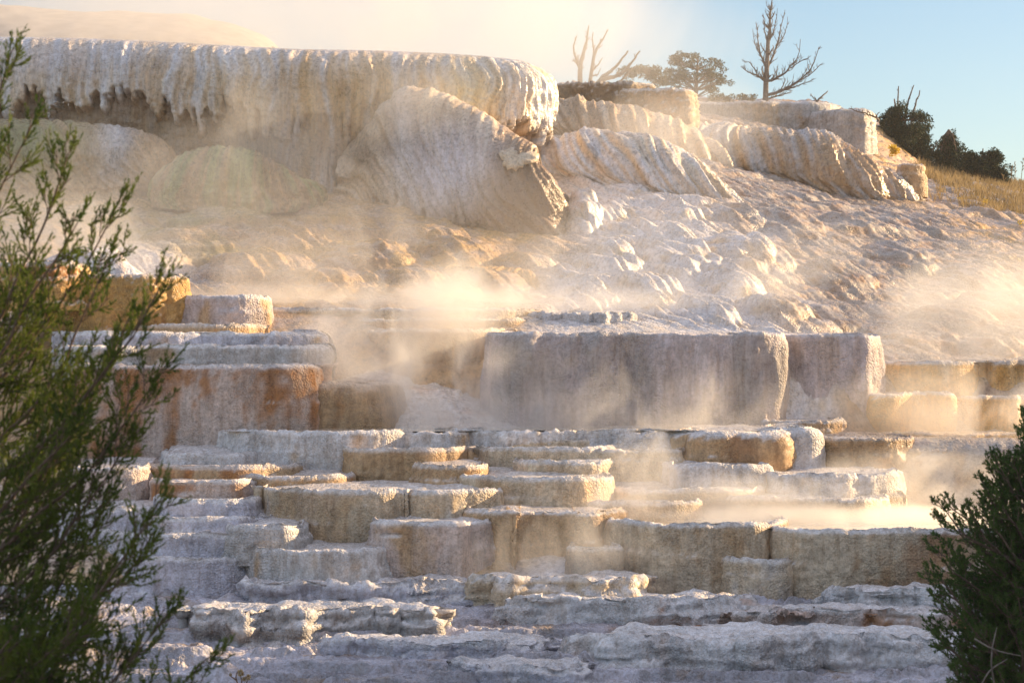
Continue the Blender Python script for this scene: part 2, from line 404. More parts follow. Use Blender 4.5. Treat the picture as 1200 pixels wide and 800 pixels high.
    o = mesh_obj(name, P.reshape(-1, 3), grid_quads(*X.shape), M_SLOPE if part == 'slope' else M_TRAV, cols=np.clip(c, .02, .9).reshape(-1, 3))
    tag(o, kind='structure')
    return o

_px = np.arange(-160, 1361, 2.0)
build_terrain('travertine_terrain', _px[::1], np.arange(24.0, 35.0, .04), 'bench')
_Y2 = np.concatenate([np.arange(34.96, 44.2, .09), np.arange(44.2, 63, .05), np.arange(63, 74, .08), np.arange(74, 97, .25)])
build_terrain('travertine_hillside', _px, _Y2, 'slope')

# the wide ground all round, reaching the horizon
def wide_ground():
    Ys = np.concatenate([np.arange(-40, 24, 4), np.arange(24, 100, 2.0), np.array([104, 110, 118, 128, 140, 150])]).astype(float)
    Xs = np.concatenate([-np.geomspace(150, 40, 10), np.arange(-36, 37, 3), np.geomspace(40, 150, 10)]).astype(float)
    XG, YG = np.meshgrid(Xs, Ys)
    Z = np.zeros_like(XG)
    for i, y in enumerate(Ys):
        if y < 24:
            Z[i] = np.interp(y, [-60, -8, 0, 6, 14, 20, 24], [-1.0, -1.6, -1.75, -2.3, -3.6, -4.35, -4.7])
        else:
            yy = min(y, 96.0)
            px = np.clip(Xs / y * F + 600, -160, 1360)
            Z[i] = (400 - ground_py(px, np.array([yy]))[0]) / F * yy - .55
            if y > 96: Z[i] = Z[i] * np.interp(y, [96, 150], [1, .6])
    P = np.stack([XG, YG, Z], -1)
    o = mesh_obj('ground', P.reshape(-1, 3), grid_quads(*XG.shape), M_SOIL)
    tag(o, kind='structure')
wide_ground()

# added rise out of view, shaped to keep the low sun off the cascade foot
def shade_rise():
    Xs = np.linspace(13, 75, 90); Ys = np.linspace(8, 54, 70)
    XG, YG = np.meshgrid(Xs, Ys)
    px = np.clip(XG / YG * F + 600, -160, 1360)
    h = RISE * sstep(15, 24, XG) * (1 - .5 * sstep(40, 75, XG)) * sstep(8, 16, YG) * (1 - sstep(RISE_Y - 1.5, RISE_Y + 6, YG - .30 * (XG - 22)))
    h = h * (1 + .22 * fbm(XG / 5, YG / 5, seed=91, octv=3)) - 5.6 + .3 * fbm(XG / 1.5, YG / 1.5, seed=92, octv=3)
    o = mesh_obj('hill', np.stack([XG, YG, h], -1).reshape(-1, 3), grid_quads(*XG.shape), M_HILL)  # unseen hill, added for the shade it casts
    tag(o, kind='structure')
RISE, RISE_Y = 13.5, 40.0
shade_rise()
# ------------------------------------------------------------------ terraces
def colorize(P, N, base, stain, amt, white, seed, hv=None, third=None):
    X, Y, Z = P[..., 0], P[..., 1], P[..., 2]
    a = fbm(X / .55, Y / .55, Z / 1.6, seed=seed + 60, octv=4)
    b = fbm(X / .22, Y / .22, Z / .30, seed=seed + 63, octv=3)
    big = fbm(X / 1.9, Y / 1.9, Z / 3.0, seed=seed + 66, octv=2)
    c = np.empty(P.shape); c[:] = base
    th = mix(.55, -.40, amt)
    s = sstep(th, th + .45, a + .6 * big + .25 * b)
    c = mix(c, np.asarray(stain), (s * .9)[..., None])
    if third is not None:
        c = mix(c, np.asarray(third), (sstep(.02, .4, big + .5 * b) * .75)[..., None])
    c = c * (1 + .38 * b[..., None])
    # mineral crust: tops and lips are freshest and whitest
    t = sstep(.45, .85, N[..., 2] + .25 * b) * white
    c = mix(c, C_WHITE, t[..., None])
    return np.clip(c, .02, .88)

TERR = []
def terrace(label, x0, x1, ytop, ybot, Y, back=2.2, shape=None, lob=.13, lobs=.8, rough=.034, r=.05, flare=.04, base=C_CREAM, stain=C_TAN, amt=.45, third=None,
            white=.75, ds=.036, wrapL=True, wrapR=True, flute=.02, sink=.05, cat='terrace', seed=None, tilt=0.0, name='travertine_terrace', corner=1.6, tiers=.05, mat=None, big=.42, group=None, taper=0.0, layer=0.0, toprough=.025, steps=.045, crack=None):
    seed = seed or (len(TERR) * 3 + 5)
    zt = ZZ(ytop, Y); zb = ZZ(ybot, Y) - .22
    pts = []
    cl = min(corner, .34 * abs(XX(x1, Y) - XX(x0, Y)), back * .55)
    fx = lambda px, yy: XX(px, Y)      # straight in plan: photo column at the lip's own depth
    mid = shape or []
    L, Rr = XX(x0, Y), XX(x1, Y)
    pts.append((L + (.25 if wrapL else 0), Y + back)); pts.append((L + .02, Y + back * .45)); pts.append((L, Y + cl * 1.2)); pts.append((L + cl * .35, Y + cl * .3)); pts.append((L + cl, Y))
    for (px, dy) in mid: pts.append((XX(px, Y), Y + dy))
    pts.append((Rr - cl, Y)); pts.append((Rr - cl * .35, Y + cl * .3)); pts.append((Rr, Y + cl * 1.2)); pts.append((Rr - .02, Y + back * .45)); pts.append((Rr - .25, Y + back))
    C, s = resample(chaikin(pts, 2), ds)
    T = np.gradient(C, axis=0); T /= np.linalg.norm(T, axis=1)[:, None]
    Nn = np.stack([T[:, 1], -T[:, 0]], 1)                      # outward (towards the viewer along the front)
    lobv = lob * (2.2 * np.abs(pn(s / lobs, 0.3, seed=seed)) + .8 * pn(s / (lobs * 2.6), 1.7, seed=seed + 1)) - lob * .6 + big * (2 * np.abs(pn(s / 2.3, 6.1, seed=seed + 30)) - .4) * min(1, (s[-1] - 2 * back) / 4)
    H = zt - zb
    nw = max(6, int(H / ds))
    d = np.linspace(0, 1, nw) ** 1.0 * H                        # depth below the lip
    rr = min(r, H * .45)
    prof = np.where(d < rr, np.sqrt(np.clip(rr * rr - (rr - d) ** 2, 0, None)), rr)
    prof = prof + flare * np.sin(np.clip(d / H, 0, 1) * 2.6) * H * .5
    # top rows, from the back to the lip
    wb = np.concatenate([np.linspace(1, .25, 14), np.linspace(.25, 0, 26)[1:-1] ** 1.2])
    xm = .5 * (L + Rr)
    Q = np.stack([mix(C[:, 0], xm, .12), np.full(len(C), Y + back)], 1)
    vis = sstep(0, .25, Y + back - C[:, 1])                     # lip detail fades where the contour meets the back
    top = []
    for w in wb:
        xy = C + (Q - C) * w
        drop = -sink * sstep(0.0, .06, w) + .02 * sstep(.02, 0, w)
        z = zt + drop + tilt * w * back + toprough * fbm(xy[:, 0] / .4, xy[:, 1] / .4, seed=seed + 9) * min(1, w * 8) + stepify(steps * w * back + .05 * pn(xy[:, 0] / 1.1, xy[:, 1] / .5, seed=seed + 18), .035, .25)
        top.append(np.c_[xy, z])
    wall = []
    vv = d / H
    drape = np.abs(pn(s[None, :] / .34, vv[:, None] * H / 2.2, seed=seed + 4)) + .5 * np.abs(pn(s[None, :] / .14, vv[:, None] * H / 1.0, seed=seed + 5))
    lobfade = (.55 + .45 * np.sin(np.clip(vv * 1.3 + .25, 0, 1.2) * 2.2))[:, None]
    off = prof[:, None] + lobv[None, :] * lobfade + flute * (drape - .3) * sstep(0, .15, vv)[:, None]
    if H > (.25 if layer else .45):
        for kt in range(2):
            vk = .35 + .4 * kt + .14 * pn(s / 2.5, 3.3 + kt, seed=seed + 31)
            off = off + tiers * sstep(-.02, .05, vv[:, None] - vk[None, :]) * sstep(-.05, .2, pn(s / 1.4, 5.5 + kt * 3, seed=seed + 33))[None, :]
    if crack:
        sx = C[:, 0] / C[:, 1] * F + 600; zc = (400 - crack[2]) / F * Y
        off = off - .10 * np.exp(-((zt - d[:, None] - zc - .02 * pn(s / .4, 1.9, seed=seed)[None, :]) / .022) ** 2) * (sstep(crack[0] - 4, crack[0] + 4, sx) * (1 - sstep(crack[1] - 4, crack[1] + 4, sx)))[None, :]
    off = off * vis[None, :]
    # the lip line itself waves a little
    tp = taper * H * (1 - sstep(.0, .22, s / s[-1]) * (1 - sstep(.78, 1.0, s / s[-1]))) * (.6 + .6 * pn(s / .6, 8.8, seed=seed + 17))
    lipz = -tp + (.035 * fbm(s / .8, 2.2, seed=seed + 7, octv=3) + .018 * pn(s / .12, 5.1, seed=seed + 8)) * vis
    for k in range(nw):
        xy = C + Nn * off[k][:, None]
        wall.append(np.c_[xy, zt - d[k] + lipz * (1 - vv[k])])
    wall = np.array(wall); top = np.array(top)
    # carry the lobes into the first top rows
    for k, w in enumerate(wb):
        f = max(0, 1 - w * 6)
        top[k, :, :2] += Nn * (lobv * lobfade[0] * vis * f)[:, None]
        top[k, :, 2] += (lipz + tp) * f - tp
    P = np.concatenate([top, wall], 0)
    N = grid_normals(P)
    if N[len(wb) // 2, len(s) // 2, 2] < 0: N = -N
    X, YY, Z = P[..., 0], P[..., 1], P[..., 2]
    rw = np.concatenate([np.clip(1 - wb * 3, .25, .6), np.full(nw, 1.0)])[:, None] * np.clip(vis, .2, 1)[None, :]
    disp = billow(X / .12, YY / .12, Z / .15, seed=seed + 11, octv=3) * 2 - .6
    disp = disp * rough * (.35 + 1.1 * sstep(-.25, .3, fbm(X / 1.1, YY / 1.1, Z / .9, seed=seed + 28, octv=2))) + layer * (2 * billow(X / .9, YY / .9, Z / .10, seed=seed + 21, octv=3) - .5) + layer * 1.2 * fbm(X / .35, YY / .35, Z / .3, seed=seed + 24, octv=3) + .45 * rough * pn(X / .05, YY / .05, Z / .05, seed=seed + 14) + .05 * fbm(X / .6, YY / .6, Z / .8, seed=seed + 15)
    P = P + N * (disp * rw)[..., None]
    N2 = grid_normals(P)
    if N2[len(wb) // 2, len(s) // 2, 2] < 0: N2 = -N2
    c = colorize(P, N2, base, stain, amt, white, seed, third=third)
    rim = np.exp(-((P[..., 2] - (zt - .01)) / .045) ** 2) * (np.arange(len(P)) >= len(wb) - 6)[:, None] * vis[None, :]
    c = mix(c, C_WHITE, (rim * .75 * min(1, white + .1))[..., None])
    org = np.array(((L + Rr) / 2, Y + back * .4, zb))
    q = grid_quads(*X.shape)[:, ::-1]
    o = mesh_obj(name, P.reshape(-1, 3), q, mat or M_TRAV, cols=c.reshape(-1, 3), origin=org)
    tag(o, label, cat, group)
    TERR.append(o)
    return o

T = terrace
# --- rough dry ledges at the foot of the cascade
low = dict(tiers=.17, taper=.45, layer=.09, toprough=.09, tilt=-.01, steps=.05, corner=1.4, lob=.24, lobs=.6, rough=.05, r=.07, base=C_BLUE * .82, stain=C_GREY * .65, amt=.5, back=1.0, name='travertine_ledge', cat='ledge', third=None, white=.85, flute=.03)
T('low rough grey ledge at the very bottom of the picture, its flat top dusted white', 525, 692, 780, 822, 28.2, **low)
T('long low blue-white ledge wall left of the dark juniper, widest of the bottom ledges', 690, 1135, 744, 795, 29.4, **{**low, 'base': C_WHITE * .88, 'stain': C_PINK, 'amt': .35, 'back': 1.2, 'r': .12})
T('ragged grey ledge just above and left of the bottommost ledge', 372, 655, 752, 786, 29.7, **{**low, 'base': C_BLUE * .9, 'shape': [(450, .2), (520, -.2), (590, .1)]})
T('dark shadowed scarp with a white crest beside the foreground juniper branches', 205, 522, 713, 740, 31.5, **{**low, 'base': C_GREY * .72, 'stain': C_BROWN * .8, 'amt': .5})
T('pinkish white ledge above the rust coloured hollow near the dark juniper', 868, 1135, 718, 746, 31.0, **{**low, 'base': C_PINK, 'stain': C_RUST, 'amt': .6, 'shape': [(930, .4), (975, .3)]})
T('crumbly white ledge ending in a rust coloured hollow on its right', 596, 868, 700, 722, 32.4, **{**low, 'base': C_WHITE * .85, 'stain': C_RUST, 'amt': .5})
T('narrow light ledge at the foot of the middle brown wall', 556, 765, 677, 702, 33.4, **{**low, 'base': C_CREAM * .9, 'stain': C_GREY, 'amt': .5})
T('thin long ledge under the pale wall with the horizontal crack', 285, 560, 681, 693, 33.9, **{**low, 'lob': .08})
T('small white hump ledge running in behind the dark juniper', 990, 1140, 692, 716, 32.6, **{**low, 'base': C_WHITE * .88, 'stain': C_GREY, 'amt': .3})
# --- the tall front row
T('widest tan front wall in the middle with a rounded left corner, brimming with water', 720, 935, 613, 704, 34.6, lob=.09, base=C_CREAM * .92, stain=C_TAN * .9, amt=.6, third=C_BROWN * 1.5, r=.08, steps=0, sink=.30, tiers=.04)
T('tan speckled front wall whose right end runs behind the dark juniper', 914, 1300, 620, 712, 34.35, corner=.6, lob=.10, big=.12, base=C_CREAM * .9, stain=C_TAN * .85, amt=.62, third=C_BROWN * 1.6, back=2.4, r=.08, steps=0, sink=.12, tiers=.04)
T('brown stained wall between the pale cracked wall and the widest front wall', 562, 727, 600, 684, 35.2, lob=.14, base=C_TAN * 1.05, stain=C_BROWN * 1.5, amt=.5, shape=[(585, .0), (600, .35), (680, .3)], r=.08)
T('pale pinkish wall with a thin horizontal crack, a notch left of the brown stained wall', 430, 572, 612, 686, 34.9, lob=.12, base=C_PINK * 1.02, stain=C_TAN, amt=.42, r=.07, white=.9, crack=(444, 470, 626))
T('low wide grey-white wall leaning against the left foot of the cracked wall', 285, 470, 644, 690, 34.5, lob=.1, base=C_GREY * 1.15, stain=C_TAN, amt=.32)
T('small stepped block filling the corner between the two tan front walls', 846, 930, 655, 704, 34.3, lob=.07, base=C_CREAM, stain=C_GREY, amt=.45, back=1.4)
T('narrow buttress at the left foot of the widest front wall', 668, 726, 641, 694, 34.5, lob=.06, base=C_CREAM * .85, stain=C_TAN, amt=.5, back=1.2)
# --- grey steps on the left
st = dict(base=C_BLUE * .98, stain=C_GREY * .8, amt=.4, lob=.09, back=2.0, white=.95)
T('lowest pale step of the left staircase, next to the juniper branches', 120, 296, 653, 690, 34.8, **st)
T('second pale step from the bottom of the left staircase, the longest one', 110, 320, 626, 658, 35.3, **st)
T('short grey step notched into the corner under the big tan wall', 262, 345, 617, 645, 35.1, **{**st, 'base': C_GREY})
T('third step up the left staircase, half hidden by the juniper', 140, 302, 606, 632, 35.8, **st)
T('pale step with a square left corner directly below the orange steps', 176, 296, 584, 613, 36.5, **st)
T('whitish step seen between juniper twigs left of the pale square-cornered step', 40, 192, 595, 632, 36.2, **{**st, 'base': C_BLUE})
T('white to rusty step whose left half hides behind the juniper', 70, 166, 547, 597, 37.7, lob=.07, base=C_PINK, stain=C_RUST, amt=.35)
T('rust coloured step with a white rounded left corner', 160, 300, 563, 594, 37.4, lob=.08, base=C_PINK * .95, stain=C_RUST * 1.05, amt=.72)
T('reddish brown step tucked under the left end of the big tan wall', 285, 404, 557, 585, 37.8, lob=.08, base=C_TAN, stain=C_RUST, amt=.6)
T('long thin orange step at the foot of the white rimmed pool wall', 105, 362, 545, 567, 38.5, lob=.09, base=C_TAN, stain=C_RUST, amt=.65, white=.6)
T('low white apron of crust spreading left of the white rimmed pool wall', 183, 300, 531, 549, 39.2, lob=.08, base=C_WHITE * .85, stain=C_GREY, amt=.3, tilt=.08)
# --- middle row
T('big grey-tan wall left of centre with a two-level lip', 290, 604, 574, 652, 36.2, lob=.1, base=C_CREAM * .85, stain=C_GREY, amt=.5, third=C_TAN, shape=[(420, .0), (480, .5)])
T('tan wall in the centre with smooth face and thin wet lip', 536, 722, 559, 606, 36.9, lob=.13, base=C_CREAM * .92, stain=C_TAN, amt=.5)
T('small brown block left of the smooth central tan wall', 484, 565, 545, 575, 37.6, lob=.07, base=C_TAN, stain=C_BROWN * 1.5, amt=.5)
T('flat white-topped step with a rounded left tip above the brown stained wall', 656, 836, 588, 609, 36.5, lob=.07, base=C_CREAM, stain=C_TAN, amt=.4, back=1.6, white=.95, corner=.9)
T('thin step behind the flat white-topped step', 716, 905, 573, 594, 37.2, lob=.07, base=C_CREAM * .9, stain=C_TAN, amt=.4, white=.9)
T('long low sunlit step just above the bright pool', 815, 1072, 583, 608, 36.8, lob=.09, base=C_CREAM, stain=C_TAN, amt=.35, white=.9)
T('pale fluted step with rounded lobes under the end of the pool rim', 898, 1056, 556, 588, 37.8, lob=.26, lobs=.8, base=C_WHITE * .88, stain=C_TAN, amt=.35, flute=.06)
T('lobed white and brown step below the fringed pool rim', 783, 900, 545, 575, 38.1, lob=.22, lobs=.7, base=C_WHITE * .85, stain=C_BROWN * 1.8, amt=.45)
T('small flat step beside the lobed white and brown step', 600, 722, 540, 560, 38.1, lob=.09, base=C_CREAM, stain=C_TAN, amt=.4, white=.95)
# --- the pool rim
T('white rimmed pool wall, long and level, at the head of the left staircase', 245, 562, 505, 552, 39.5, lob=.1, base=C_WHITE * .9, stain=C_TAN, amt=.32, r=.06, back=2.4, steps=0, sink=.10)
T('brown speckled wall under the middle of the white pool rim', 384, 552, 526, 570, 38.7, lob=.1, base=C_TAN, stain=C_BROWN * 1.6, amt=.58, third=C_GOLD * .8, back=1.4)
T('long thin white rim holding the pool below the tall mauve wall', 512, 822, 503.6, 518, 40.0, steps=0, lob=.08, base=C_WHITE * .88, stain=C_TAN, amt=.4, back=1.3)
T('thin steaming ledge of the pool rim right of the brown speckled wall', 546, 716, 514, 532, 39.8, lob=.1, base=C_CREAM, stain=C_TAN, amt=.4)
T('second thin ledge down the pool rim in the centre', 552, 722, 524, 545, 39.1, lob=.1, base=C_CREAM * .95, stain=C_TAN, amt=.45)
T('white crusted ledge of the pool rim left of the fringed lobes', 690, 816, 508, 532, 39.9, lob=.13, base=C_WHITE * .86, stain=C_GREY * .8, amt=.4)
T('stubby grey ledge below the white crusted ledge', 642, 812, 526, 549, 39.0, lob=.11, base=C_CREAM * .9, stain=C_GREY * .8, amt=.45)
T('fringed brown pool rim draped in rounded white-topped lobes', 806, 914, 505, 556, 39.4, lob=.34, lobs=.7, base=C_TAN, stain=C_BROWN * 1.7, amt=.45, r=.2, flute=.05, white=1)
T('last rounded white lobe at the right end of the pool rim', 906, 950, 501, 556, 39.7, lob=.12, lobs=.5, base=C_WHITE * .88, stain=C_TAN, amt=.3, r=.2, back=1.8)
# --- dim walls on the right
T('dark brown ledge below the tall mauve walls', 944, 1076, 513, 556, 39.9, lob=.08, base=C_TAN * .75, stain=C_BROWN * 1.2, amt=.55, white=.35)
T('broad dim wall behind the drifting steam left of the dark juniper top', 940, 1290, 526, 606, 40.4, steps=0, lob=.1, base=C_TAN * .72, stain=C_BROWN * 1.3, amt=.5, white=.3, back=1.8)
# --- tall mauve walls
T('tall mauve wall with dark streaks, its top edge dead level', 572, 918, 390, 508, 42.0, lob=.13, lobs=1.1, rough=.02, base=C_MAUVE, stain=C_GREY * .85, amt=.45, third=(.42, .36, .33), r=.05, flute=.12, back=2.0, white=.5, corner=.5, tiers=0, mat=M_WALL, big=.3, shape=[(700, .12), (800, -.03)])
T('squared mauve-pink wall standing at the right end of the tall streaked wall', 880, 1030, 391, 518, 43.0, lob=.1, rough=.02, base=C_MAUVE * 1.02, stain=C_PINK * .9, amt=.45, r=.05, flute=.09, back=1.8, white=.4, corner=.4, tiers=0, mat=M_WALL, big=.15, flare=.05)
T('small brownish plinth at the foot of the squared mauve-pink wall', 893, 993, 492, 518, 41.6, lob=.07, base=C_TAN, stain=C_MAUVE, amt=.5, back=1.2)
T('upper golden ledge in the steam left of the white ledges', 285, 632, 361, 384, 44.8, lob=.1, base=C_CREAM, stain=C_GOLD, amt=.5, back=2)
T('lower golden ledge in the steam above the tall mauve wall', 418, 628, 373, 398, 44.2, lob=.1, base=C_TAN, stain=C_GOLD, amt=.55, back=1.6)
T('broken white ledges right of the two golden ledges', 622, 742, 366, 394, 44.9, lob=.16, lobs=.5, base=C_WHITE * .9, stain=C_CREAM, amt=.35, rough=.05, back=1.8)
T('golden brown wall seen through thick steam left of the tall mauve wall', 420, 602, 386, 470, 43.3, lob=.1, base=C_TAN, stain=C_GOLD * .9, amt=.55, back=1.6)
# --- golden terraces on the right
g = dict(base=C_GOLD * 1.1, stain=C_CREAM, amt=.5, lob=.2, back=2.0, white=.8, tiers=0)
T('upper golden terrace right of the squared mauve wall', 1022, 1148, 424, 470, 44.0, **g)
T('golden terrace at the right edge level with the upper golden terrace', 1140, 1225, 424, 472, 44.4, **g)
T('rounded golden terrace with a bright ribbed front below the upper golden terrace', 1026, 1116, 459, 512, 43.0, **{**g, 'lob': .34, 'lobs': .6, 'r': .12})
T('low golden terrace at the right edge beside the ribbed terrace', 1108, 1225, 464, 502, 43.4, **g)
T('thin rim of the golden pool at the right edge', 1056, 1225, 507, 526, 41.9, **{**g, 'lob': .08, 'white': .5, 'back': 1.2})
# --- walls on the left
T('big orange-brown wall with a bluish white patch behind the juniper', 75, 378, 427, 556, 40.7, lob=.16, lobs=1.3, base=C_PINK * .95, stain=C_RUST * .9, amt=.72, third=C_RUST * .75, r=.13, flute=.05, white=.6, flare=.05, back=2.0)
T('brown rounded bulge at the right end of the big orange-brown wall', 350, 453, 447, 512, 41.2, lob=.14, base=C_TAN * .8, stain=C_RUST * .8, amt=.55, r=.3, back=1.7, white=.3, corner=.9)
T('grey speckled step on top of the big orange-brown wall', 55, 374, 404, 431, 41.5, lob=.1, base=C_GREY * .95, stain=C_TAN * .8, amt=.5, white=.9, back=1.4, r=.1)
T('bluish white step second above the big orange-brown wall', 50, 358, 389, 407, 42.1, lob=.1, base=C_BLUE * .95, stain=C_TAN * .8, amt=.4, white=.95, back=1.4, r=.1)
T('thin tan step third above the big orange-brown wall', 150, 312, 380, 392, 42.7, lob=.08, base=C_TAN, stain=C_BROWN * 1.6, amt=.4, white=.7, back=1.3)
T('sunlit orange block at the left under the pale snowy looking hump', 55, 194, 321, 395, 43.3, lob=.16, lobs=.8, base=C_GOLD * .85, stain=C_RUST, amt=.55, rough=.06, r=.12, back=1.9, white=.5)
T('grey-tan block right of the sunlit orange block', 184, 308, 347, 386, 43.7, lob=.12, base=C_MAUVE * .95, stain=C_TAN, amt=.5, back=1.9, white=.7)
T('knobby orange crust on the far left seen between juniper twigs', 10, 84, 306, 350, 42.9, lob=.2, lobs=.4, base=C_GOLD, stain=C_RUST, amt=.5, rough=.08, r=.2, back=1.4)
# --- blocks along the skyline
T('dark brown skyline block below the hazy dead trees', 640, 772, 96, 140, 69, lob=.15, base=C_TAN * .6, stain=C_BROWN, amt=.55, ds=.05, white=.5, back=3.5, rough=.08, r=.1)
T('stepped brown crag between the skyline block and the round pine', 738, 806, 104, 165, 68.5, lob=.35, lobs=.9, base=C_TAN * .85, stain=C_BROWN * 1.3, amt=.5, ds=.05, white=.7, back=3, rough=.14, r=.15)
T('flat-topped tan skyline block under the tall dead tree', 775, 990, 119, 160, 74, lob=.12, base=C_GREY * .85, stain=C_TAN * .8, amt=.5, ds=.05, white=.4, back=4, rough=.06, r=.15)
T('tan skyline block stepping down left of the dark firs', 965, 1021, 127, 180, 72.5, lob=.16, base=C_GREY * .88, stain=C_TAN * .85, amt=.45, ds=.05, white=.35, back=3, rough=.06, r=.25)
T('small pale stump of rock on the bank below the dark firs', 1062, 1081, 191, 222, 66.5, lob=.08, base=C_TAN * 1.05, stain=C_GREY, amt=.4, ds=.04, back=1.2, white=.3, r=.12, cat='rock', name='travertine_rock')

# --- water standing in the pools
def pool(label, poly, py, Y):
    z = ZZ(py, Y)
    pts = chaikin([(XX(a, b), b) for a, b in poly] + [(XX(*poly[0]), poly[0][1])], 2)
    co = np.c_[pts, np.full(len(pts), z)]
    c = co.mean(0, keepdims=True)
    n = len(co); co = np.concatenate([c, co])
    tris = [(0, i, i + 1) for i in range(1, n)]
    o = mesh_obj('pool_water', co, None, M_WATER, tris=tris)
    tag(o, kind='structure')
pool('', [(262, 39.72), (535, 39.72), (556, 40.22), (800, 40.22), (822, 39.75), (930, 39.95), (935, 41.9), (380, 41.9), (270, 41.6)], 506.0, 39.5)
pool('', [(745, 34.95), (920, 34.85), (940, 34.55), (1205, 34.52), (1230, 39.6), (960, 39.9), (830, 37.4), (755, 36.6)], 621.9, 34.3)
pool('', [(960, 40.7), (1230, 40.7), (1240, 42.3), (1040, 42.3), (985, 41.5)], 527, 40.4)
pool('', [(1040, 44.3), (1140, 44.3), (1225, 44.6), (1225, 45.9), (1040, 45.9)], 424.6, 44.0)
pool('', [(300, 45.1), (610, 45.1), (640, 46.2), (280, 46.2)], 361.6, 44.8)
# ------------------------------------------------------------------ rounded flowstone mounds
def ground_at(xy):
    px = np.clip(xy[:, 0] / xy[:, 1] * F + 600, -160, 1360)
    tab = np.stack([np.interp(px, [a for a, _ in r[1]], [b for _, b in r[1]]) for r in ROWS[1:]], 0)
    Y = xy[:, 1]; i = np.clip(np.searchsorted(_rY, Y) - 1, 0, len(_rY) - 2); k = np.arange(len(Y))
    t = np.clip((Y - _rY[i]) / (_rY[i + 1] - _rY[i]), 0, 1)
    return (400 - (tab[i, k] * (1 - t) + tab[i + 1, k] * t)) / F * Y

def mound(label, pts, rx=1.2, rup=1.1, wrapL=0, wrapR=1.6, back=4.0, backslope=0.03, tuck=.5, jag=.35, curtain=.55, flute=.10, rough=.03, ds=.045, cols=(C_WHITE, C_CREAM), under=C_BROWN,
          seed=100, patch=None, lump=.12, fl_s=.30, name='travertine_mound', cat='mound', shear=0.0, lean=0.0, colfn=None, follow=True, streak=.55, fade0=.14):
    """pts: (px, Y, ytop, ybot[, tuck factor]) along the outermost bulge; tops roll back, bottoms tuck under"""
    A = []
    for p in pts:
        px, Y, yt, yb = p[:4]; tf = p[4] if len(p) > 4 else 1.0
        A.append((XX(px, Y), Y, ZZ(yt, Y), ZZ(yb, Y) - .3, tf))
    A = np.array(A)
    if wrapL:
        a = A[0].copy(); e1 = a.copy(); e1[0] += .1; e1[1] += wrapL * .5; e2 = a.copy(); e2[0] += .45; e2[1] += wrapL; A = np.concatenate([[e2, e1], A])
    if wrapR:
        a = A[-1].copy(); e1 = a.copy(); e1[0] -= .05; e1[1] += wrapR * .5; e2 = a.copy(); e2[0] -= .45; e2[1] += wrapR; A = np.concatenate([A, [e1, e2]])
    C, s = resample(chaikin(A, 3), ds)
    Tn = np.gradient(C[:, :2], axis=0); Tn /= np.linalg.norm(Tn, axis=1)[:, None]
    Nn = np.stack([Tn[:, 1], -Tn[:, 0]], 1)
    zt, zb, tf = C[:, 2], C[:, 3], C[:, 4]
    H = zt - zb
    ru = np.minimum(rup, H * .6)
    lumpv = lump * (2 * np.abs(pn(s / 1.3, .2, seed=seed)) - .5 + pn(s / 3.1, .7, seed=seed + 1))
    hm = float(np.max(H))
    nf = int((hm + 1.3 * rx) / ds)
    # back of the crest
    wb = np.linspace(1, 0, 22)[:-1] ** 1.4
    rows = []; und = []; vrow = []
    for w in wb:
        o = -rx - w * back
        z = zt + backslope * w * back
        xy = C[:, :2] + Nn * o
        if follow:
            zg = ground_at(xy) - .25
            z = z + np.minimum(zg - z, 0.0) * sstep(0, .8, w)
        rows.append(np.c_[xy, z]); und.append(np.zeros(len(s))); vrow.append(-w)
    q = np.linspace(0, 1, nf)
    split = .42                                                    # share of the rows spent on the rolled top
    cz = curtain + jag * (np.abs(pn(s / .42, 3.3, seed=seed + 2)) + 1.0 * np.abs(pn(s / .20, 4.1, seed=seed + 3)) + .8 * pn(s / 1.6, 1.1, seed=seed + 5) - .25)
    for t in q:
        if t < split:
            th = math.pi / 2 * (1 - t / split)
            o = rx * (math.cos(th) - 1) + lumpv * math.cos(th); z = zt - ru + ru * math.sin(th)
            u = np.zeros(len(s))
        else:
            k = (t - split) / (1 - split)
            z = (zt - ru) + (zb - zt + ru) * k
            kk = np.full(len(s), k)
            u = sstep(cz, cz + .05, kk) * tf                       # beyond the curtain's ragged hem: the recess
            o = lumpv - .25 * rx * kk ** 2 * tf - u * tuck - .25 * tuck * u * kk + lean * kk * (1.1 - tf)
        rows.append(np.c_[C[:, :2] + Nn * np.broadcast_to(o, s.shape)[:, None], z]); und.append(u); vrow.append(t)
    P = np.array(rows); U = np.array(und); V = np.array(vrow)[:, None] + np.zeros(len(s))[None, :]
    N = grid_normals(P)
    i0 = len(wb) // 2
    if N[i0, len(s) // 2, 2] < 0: N = -N
    X, Y, Z = P[..., 0], P[..., 1], P[..., 2]
    dist = np.concatenate([-wb * back, q * (hm + 1.3 * rx)])[:, None]
    ss = s[None, :] + shear * np.clip(dist, 0, None) + .25 * pn(s[None, :] / 1.5, dist / 1.8, seed=seed + 6)
    fl = np.abs(pn(ss / fl_s, dist / 3.0, seed=seed + 7)) + .6 * np.abs(pn(ss / (fl_s * .4), dist / 1.6, seed=seed + 8)) + .35 * np.abs(pn(ss / (fl_s * .17), dist / .9, seed=seed + 9))
    fade = np.clip((V + fade0) / .24, .05, 1)
    disp = flute * (fl - .42) * fade + rough * (billow(X / .22, Y / .22, Z / .3, seed=seed + 11, octv=3) * 2 - .6) * np.clip(fade, .35, 1) + .10 * fbm(X / 1.1, Y / 1.1, Z / 1.1, seed=seed + 13, octv=2) * fade
    disp = disp + np.clip(U, 0, 1) * (.16 * fbm(X / .55, Y / .55, Z / .4, seed=seed + 15, octv=3) + .07 * billow(ss / .16, dist / .7, seed=seed + 16)) * min(1, tuck * 2)
    P = P + N * disp[..., None]
